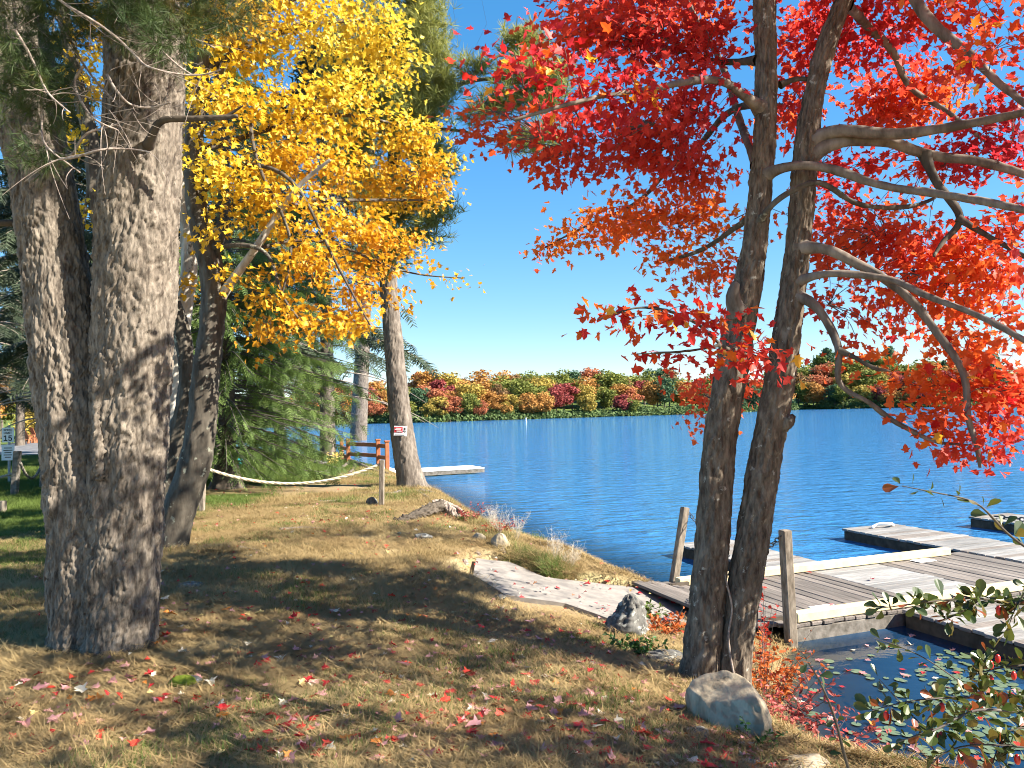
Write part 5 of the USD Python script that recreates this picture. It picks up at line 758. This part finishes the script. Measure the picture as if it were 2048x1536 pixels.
# ---------------------------------------------------------------- grass and pine straw
m_straw = leaf_mat('pine_straw', [(0, (.22, .145, .065)), (.3, (.40, .30, .14)), (.7, (.56, .45, .24)), (1, (.72, .63, .42))], .12, 1.4, .7, .7, .15)
m_dry = leaf_mat('dry_grass', [(0, (.24, .165, .07)), (.45, (.43, .335, .155)), (.75, (.60, .49, .27)), (1, (.62, .52, .30))], .25, 1.0, .7, .7, .15)
m_green = leaf_mat('green_grass', [(0, (.08, .12, .022)), (.5, (.17, .22, .05)), (.85, (.28, .30, .09)), (1, (.46, .42, .2))], .3, 1.0, .7, .6, .2)
def blades(n, rad, l0, l1, w, lean, seed, curve=.3):
    r_ = np.random.default_rng(seed); a = r_.uniform(0, 6.28, n); r = rad*np.sqrt(r_.uniform(0, 1, n)); P = np.c_[r*np.cos(a), r*np.sin(a), r_.uniform(-.004, .006, n)]; b = r_.uniform(0, 6.28, n); el = r_.uniform(*lean, n); L = r_.uniform(l0, l1, n)
    d = np.c_[np.cos(b)*np.cos(el), np.sin(b)*np.cos(el), np.sin(el)]; s = np.c_[-np.sin(b), np.cos(b), 0*b]; d2 = d.copy(); d2[:, 2] -= curve*(.3+np.sin(el)); d2 = unit(d2); m = P+d*L[:, None]*.5; e = m+d2*L[:, None]*.5
    V = np.stack([P-s*w/2, P+s*w/2, m+s*w*.42, m-s*w*.42, e], 1).reshape(-1, 3); o = np.arange(n)[:, None, None]*5; return V, (np.array([(0, 1, 2), (0, 2, 3), (3, 2, 4)])[None]+o).reshape(-1, 3)
def instancer(name, label, protos, P, N, idx, scale):
    pi = UsdGeom.PointInstancer.Define(stage, '/World/'+name); data(pi.GetPrim(), label=label, kind='stuff'); rel = pi.CreatePrototypesRel()
    for k, (vf, m) in enumerate(protos): put_mesh(f'/World/{name}/forms/tuft_{k:03d}', *vf, m); rel.AddTarget(f'/World/{name}/forms/tuft_{k:03d}')
    pi.CreatePositionsAttr(Vt.Vec3fArray.FromNumpy(P.astype(np.float32))); pi.CreateProtoIndicesAttr(Vt.IntArray.FromNumpy(idx.astype(np.int32))); pi.CreateScalesAttr(Vt.Vec3fArray.FromNumpy(np.repeat(scale[:, None], 3, 1).astype(np.float32)))
    az = rng.uniform(0, 2*np.pi, len(P)); q1 = np.c_[np.cos(az/2), 0*az, 0*az, np.sin(az/2)]; ax = np.cross([0, 0, 1.], N); w = 1+N[:, 2]; q2 = unit(np.c_[w, ax])
    q = np.c_[q2[:, 0]*q1[:, 0]-q2[:, 3]*q1[:, 3], q2[:, 1]*q1[:, 0]+q2[:, 2]*q1[:, 3], q2[:, 2]*q1[:, 0]-q2[:, 1]*q1[:, 3], q2[:, 0]*q1[:, 3]+q2[:, 3]*q1[:, 0]]
    pi.CreateOrientationsAttr(Vt.QuathArray([Gf.Quath(float(a), float(b), float(c), float(d)) for a, b, c, d in q]))
protos = [(blades(420, .34, .06, .16, .0042, (.0, .42), 100+k, .12), m_straw) for k in range(4)]+[(blades(150, .20, .04, .10, .0032, (.3, 1.3), 110+k, .5), m_dry) for k in range(3)]+[(blades(150, .18, .04, .095, .0036, (.4, 1.4), 120+k, .5), m_green) for k in range(3)]
_slab_wide = SLAB.buffer(.30); shapely.prepare(_slab_wide)
def area_pts(n, x0, x1, y0, y1, bias=1.0):
    y = y0+(y1-y0)*rng.uniform(0, 1, n)**bias; x = rng.uniform(0, 1, n); lo = np.maximum(x0, -.72*y-.5); hi = np.minimum(x1, .72*y+.5); x = lo+(hi-lo)*x; D = shore_dist(x, y); ok = (D > .05) & ~shapely.contains_xy(_slab_wide, x, y); x, y, D = x[ok], y[ok], D[ok]; return np.c_[x, y, ground_z(x, y)], D
from scipy.interpolate import RegularGridInterpolator
_lawn = RegularGridInterpolator((gy, gx), lawn); _lit = RegularGridInterpolator((gy, gx), litter)
Ps, idx, sc = [], [], []
A, D = area_pts(2600, -7, 3.2, 2.9, 14, 1.3); A[:, 2] += .006; Ps.append(A); idx.append(rng.integers(0, 4, len(A))); sc.append(rng.uniform(.8, 1.2, len(A)))
A, D = area_pts(8000, -9, 3.2, 2.9, 16, 1.25); lw, li = _lawn(A[:, [1, 0]]), _lit(A[:, [1, 0]]); cl = fbm(A*[1, 1, 0], 1.3, 3, 5); r = rng.uniform(0, 1, len(A)); g = lw > r; dry = ~g & (cl > .44) & (li < .9) & (r < .75); Ps.append(A[g | dry]); idx.append(np.where(g, rng.integers(7, 10, len(A)), rng.integers(4, 7, len(A)))[g | dry]); sc.append(rng.uniform(.6, 1.25, (g | dry).sum()))
A, D = area_pts(9000, -26, 0, 14, 34, 1.0); lw = _lawn(A[:, [1, 0]]); r = rng.uniform(0, 1, len(A)); g = lw > r*.9; ok = (g | (r < .6)) & (_lit(A[:, [1, 0]]) < .65); Ps.append(A[ok]); idx.append(np.where(g, rng.integers(7, 10, len(A)), rng.integers(4, 7, len(A)))[ok]); sc.append(rng.uniform(1.0, 1.8, ok.sum()))
Ps = np.vstack(Ps); instancer('grass', 'short dry and green grass with pine straw over the lawn', protos, Ps, gnorm(Ps[:, 0], Ps[:, 1]), np.concatenate(idx), np.concatenate(sc))
# longer grass on the banks
bank = [(blades(130, .16, .12, .32, .0042, (.6, 1.45), 130+k, .6), m_dry) for k in range(3)]+[(blades(130, .15, .12, .28, .0045, (.6, 1.45), 140+k, .6), m_green) for k in range(2)]
A, D = area_pts(2600, -4, 3.2, 3.2, 22, .8); y = A[:, 1]; W = np.where(y > 11, 1.0, .5); ok = (D < W*rng.uniform(.4, 1, len(A))) & (D > -.1) & ~((y > 6.3) & (y < 11.5) & (A[:, 0] > .9)); A = A[ok]
q = np.array([hit(x, yy) for x, yy in zip(rng.uniform(1050, 1150, 90), rng.uniform(1118, 1152, 90))]); q2 = np.array([hit(x, 1000+(x-915)*.72+rng.uniform(0, 40)) for x in rng.uniform(910, 1055, 130)]); A = np.vstack([A, q, q2[q2[:, 1] < 30]]); instancer('bank_grass', 'long pale grass hanging over the lake bank', bank, A, gnorm(A[:, 0], A[:, 1]), rng.choice(5, len(A), p=[.28, .25, .2, .15, .12]), rng.uniform(.42, .85, len(A)))
# single plants
def weed(name, base, n, hgt, spread, mat, label, cat='plant', lsize=.04, per=14, tpl=OVAL, stem=m_twig, lean=(0, 0)):
    T = thing(name, label, cat, base); a = rng.uniform(0, 6.28, n); r = spread*np.sqrt(rng.uniform(0, 1, n)); B = base+np.c_[r*.5*np.cos(a), r*.5*np.sin(a), 0*a-.02]; h = hgt*rng.uniform(.5, 1.05, n); t = np.linspace(0, 1, 7)[None, :, None]
    out = np.c_[np.cos(a)*r*.9+lean[0]*h, np.sin(a)*r*.9+lean[1]*h, 0*a][:, None]; P = B[:, None]+out*t**1.6+np.array([0, 0, 1.])*h[:, None, None]*(t-.12*t**2)+rng.normal(size=(n, 1, 3))*.03*t; part(T, 'stems', twig_mesh(P, np.linspace(.003, .0012, 7)[None]*np.ones((n, 1))), stem, kind='stuff')
    i = np.repeat(np.arange(n), per); tt = rng.uniform(.15, 1, len(i))*6; k = np.minimum(tt.astype(int), 5); fr = (tt-k)[:, None]; Q = P[i, k]*(1-fr)+P[i, k+1]*fr; d = rand_dir(len(i)); d[:, 2] = d[:, 2]*.4+.15; part(T, 'leaves', scatter(*tpl, Q, axes(d, np.array([0, 0, .7])+rng.normal(size=(len(i), 3))*.6), lsize*rng.uniform(.5, 1.2, len(i))), mat, kind='stuff'); return T
m_or = leaf_mat('orange_weed_leaf', [(0, (.40, .06, .02)), (.4, (.58, .20, .03)), (.7, (.62, .40, .06)), (1, (.40, .40, .08))], .35, 3., .7); m_pk = leaf_mat('pinkish_weed_leaf', [(0, (.30, .03, .03)), (.5, (.45, .16, .12)), (1, (.55, .36, .25))], .35, 3., .7); m_fern = leaf_mat('fern_leaf', [(0, (.04, .10, .02)), (1, (.13, .24, .04))], .35, 4., .7)
m_redsh = leaf_mat('red_shrub_leaf', [(0, (.35, .02, .015)), (1, (.6, .10, .03))], .4, 3., .8)
weed('bank_weed', np.array([1.95, 6.15, .02]), 46, .62, .34, m_or, 'tall orange and yellow weeds right of the maple foot', lsize=.055, lean=(.1, 0)); weed('bank_weed', np.array([1.85, 5.6, .03]), 50, .42, .40, m_pk, 'pinkish brown weeds leaning over the pond by the boulder', lsize=.05, lean=(.3, -.1)); weed('bank_weed', np.array([2.15, 6.9, .06]), 14, .75, .14, m_redsh, 'thin red leaved stem standing in front of the dock ramp', lsize=.06, per=7)
weed('bank_weed', hit(1330, 1270)+[0, 0, 0], 30, .22, .22, m_or, 'low orange weeds left of the maple trunks', lsize=.05); weed('bank_weed', np.array([2.0, 5.15, .0]), 22, .28, .25, m_pk, 'sparse reddish weeds in the water below the boulder', lsize=.05, lean=(.4, -.1)); weed('bank_weed', hit(1300, 1245), 16, .25, .16, m_green, 'green weed tuft beside the pointed stone', lsize=.06)
weed('fern', hit(1275, 1308), 16, .20, .20, m_fern, 'bright green fern in front of the pointed stone', 'fern', lsize=.05, per=26); weed('fern', hit(1512, 1498), 8, .14, .09, m_fern, 'small feathery green plant by the pond below the boulder', 'fern', lsize=.03, per=24)
weed('red_shrub', hit(928, 1010)+[.05, 0, 0], 26, .34, .30, m_redsh, 'small red leaved shrub on the bank tip by the water', 'shrub', lsize=.06); weed('bank_weed', hit(915, 1040)+[.15, 0, 0], 24, .28, .35, m_pk, 'dusty pink weeds on the bank right of the log', lsize=.045); weed('bank_weed', hit(965, 1070)+[.2, .1, 0], 24, .24, .3, m_redsh, 'dark red low weeds in the bank grass above the pale stone', lsize=.04)
weed('bank_weed', hit(880, 990)+[.2, 0, 0], 20, .2, .35, m_or, 'rusty low weeds at the foot of the leaning pine', lsize=.05)
m_wisp = plain('wispy_seed_heads', (.46, .40, .30), (.62, .54, .44), 20, .9)
for x, y, lab, h in [(1000, 1078, 'wispy tall grass on the bank left of the bright grass tuft', .5), (1035, 1092, 'pale wispy seed heads above the bank grass', .52), (1110, 1130, 'tall wispy grass rising from the bright grass tuft', .5), (1142, 1148, 'reddish wispy grass at the water end of the grass tuft', .42), (985, 1062, 'faint feathery grass beside the dark red weeds', .42)]:
    b = hit(x, y); T = thing('wispy_grass', lab, 'grass', b); n = 26; a = rng.uniform(0, 6.28, n); t = np.linspace(0, 1, 8)[None, :, None]; hh = .8*h*rng.uniform(.6, 1.1, n); P = b+np.c_[np.cos(a), np.sin(a), 0*a][:, None]*.16*t**1.7*rng.uniform(.3, 1.2, (n, 1, 1))+np.array([0, 0, 1.])*hh[:, None, None]*t
    part(T, 'stalks', twig_mesh(P, np.linspace(.0013, .0008, 8)[None]*np.ones((n, 1)), 3), m_wisp, kind='stuff'); i = np.repeat(np.arange(n), 8); A = P[i, rng.integers(4, 8, len(i))]; d = rand_dir(len(i)); d[:, 2] = abs(d[:, 2]); e = A+d*rng.uniform(.04, .10, (len(i), 1)); part(T, 'seed_heads', twig_mesh(np.stack([A, (A+e)/2+[0, 0, .01], e], 1), np.full((len(i), 3), .0007), 3), m_wisp, kind='stuff')
b = hit(668, 930); m_fl = leaf_mat('pale_flower_petals', [(0, (.7, .55, .12)), (.5, (.75, .68, .45)), (.8, (.65, .35, .2)), (1, (.35, .12, .35))], .3, 5, .8); weed('flower_clump', b, 16, .55, .4, m_fl, 'clump of pale yellow flowers left of the brown fence', 'flowers', lsize=.13, per=10, stem=m_green)
# ---------------------------------------------------------------- barberry in the lower right foreground
Bc = np.array([1.55, 1.25, gz(1.55, 1.25)]); T = thing('barberry_bush', 'barberry bush reaching in with red berries and small olive leaves', 'shrub', Bc)
BR = [[(2090, 1120, 1.18, 6), (2048, 1092, 1.17, 5), (2010, 1062, 1.16, 4.5), (1980, 1030, 1.15, 4), (1955, 1008, 1.15, 3.5), (1915, 994, 1.15, 3), (1865, 984, 1.15, 2.5), (1804, 972, 1.15, 1.5)], [(2100, 1215, 1.2, 6), (2048, 1208, 1.18, 5), (2000, 1203, 1.17, 4.5), (1950, 1196, 1.16, 4), (1900, 1199, 1.15, 3.5), (1840, 1206, 1.14, 2.5), (1764, 1216, 1.13, 1.5)], [(1960, 1200, 1.16, 3), (1920, 1225, 1.13, 2.5), (1880, 1245, 1.11, 1.5)], [(2100, 1430, 1.2, 6), (2048, 1424, 1.18, 5.5), (1995, 1420, 1.16, 5), (1940, 1424, 1.14, 4.5), (1880, 1455, 1.12, 4), (1830, 1472, 1.1, 3), (1795, 1484, 1.1, 2)],
      [(2100, 1392, 1.25, 5), (2048, 1395, 1.24, 4.5), (1938, 1395, 1.22, 4), (1860, 1398, 1.2, 3), (1811, 1404, 1.2, 2.5), (1745, 1421, 1.2, 1.5)], [(2050, 1415, 1.3, 3.5), (1954, 1384, 1.32, 3), (1906, 1354, 1.33, 2.5), (1843, 1313, 1.34, 2), (1790, 1290, 1.35, 1.6), (1748, 1277, 1.35, 1)], [(1870, 1458, 1.15, 2.5), (1840, 1446, 1.2, 2.2), (1795, 1399, 1.22, 2), (1758, 1358, 1.22, 1)], [(2100, 1322, 1.3, 4), (2048, 1330, 1.29, 3.5), (1985, 1339, 1.28, 2.5), (1932, 1356, 1.28, 1.5)], [(2100, 1500, 1.1, 5), (2020, 1492, 1.1, 4), (1950, 1490, 1.1, 3), (1880, 1512, 1.1, 2.5), (1850, 1545, 1.1, 1.5)], [(2070, 1160, 1.18, 4), (2040, 1200, 1.17, 3), (2025, 1230, 1.17, 2), (2015, 1262, 1.17, 1)], [(2080, 1460, 1.15, 3), (2010, 1470, 1.12, 2.5), (1985, 1530, 1.1, 2)], [(1990, 1300, 1.28, 2), (1960, 1340, 1.26, 2), (1975, 1400, 1.2, 2)]]
LP_, LA_, LS_, BQ = [], [], [], []
for i, rows in enumerate(BR):
    P, R = px_path(rows); part(T, 'branch', tube(P, R*.55, 7, .012, lumpy(.0012, 90, i)), m_side if i not in (3, 4) else m_twig, smooth=True); Q = resample(P, R, .014)[0]
    for j in range(0, len(Q)):
        if rng.random() < .12: continue
        tn = unit(Q[min(j+1, len(Q)-1)]-Q[max(j-1, 0)])
        for _ in range(rng.integers(1, 3) if i in (0, 5, 6) else rng.integers(4, 8)): d = unit(rand_dir(1)[0]*.9-tn*-.2+np.array([0, 0, .15])); LP_.append(Q[j]+d*.004); LA_.append(axes(d[None], (rand_dir(1)[0]*.8+SUN*.6+[0, -.3, .2])[None])[0]); LS_.append(rng.uniform(.012, .028))
        if i not in (0, 5, 6) and rng.random() < .16: BQ.append(Q[j]+[rng.normal()*.004, rng.normal()*.004, -.014])
LP_, LA_, LS_ = np.array(LP_), np.array(LA_), np.array(LS_); OV = leaf_template(np.array([(0, 0), (.25, .10), (.6, .27), (.85, .24), (1, .08), (1, -.08), (.85, -.24), (.6, -.27), (.25, -.10)]), .12, .10)
foliage(T, OV, LP_, LA_, LS_, m_barb, m_barb_s, 290)
bm = trimesh.creation.icosphere(2); bvv = np.array(bm.vertices)*[.0042, .0042, .0075]
for q in BQ: part(T, 'berry', (bvv+q, np.array(bm.faces)), m_berry, smooth=True)
part(T, 'stem', tube([Bc+[0, 0, -.05], Bc+[-.02, 0, .5], np.array([1.25, 1.25, 1.45]), np.array([1.02, 1.22, 1.75])], [.016, .013, .009, .005], 8, .03), m_twig, smooth=True); part(T, 'stem', tube([Bc+[.02, .02, -.05], Bc+[-.05, -.02, .4], np.array([1.2, 1.2, 1.35]), np.array([.98, 1.18, 1.52])], [.014, .012, .008, .005], 8, .03), m_twig, smooth=True); part(T, 'stem', tube([Bc+[-.03, .02, -.05], np.array([1.3, 1.22, 1.2]), np.array([.95, 1.16, 1.9]), np.array([.9, 1.17, 2.02])], [.014, .011, .006, .004], 8, .03), m_twig, smooth=True)
rows = [(1712, 1600, 1.7, 3.4), (1700, 1550, 1.7, 3.2), (1686, 1500, 1.7, 3), (1672, 1445, 1.7, 2.6), (1654, 1395, 1.7, 2.2), (1635, 1355, 1.7, 1.8), (1616, 1325, 1.7, 1)]; P, R = px_path(rows); g0 = np.array([.74, 1.55, gz(.74, 1.55)]); T = thing('thorny_shoot', 'single slender dark shoot with a few leaves standing before the pond', 'shrub', g0)
P = np.vstack([g0-[0, 0, .03], (g0*.55+P[0]*.45)+[-.02, 0, .0], P]); R = np.r_[.004, .0042, R]; part(T, 'stem', tube(P, R, 7, .02, lumpy(.0015, 60, 2)), m_side, smooth=True); Q = resample(P, R, .035)[0]
for j in range(4, len(Q)):
    for _ in range(2):
        if rng.random() < .6: d = unit(rand_dir(1)[0]+[0, 0, .2]); part(T, 'leaf', scatter(*OV, Q[j:j+1]+d*.004, axes(d[None], (rand_dir(1)[0]+SUN)[None]), np.array([rng.uniform(.018, .034)])), m_barb_s[rng.integers(2)])
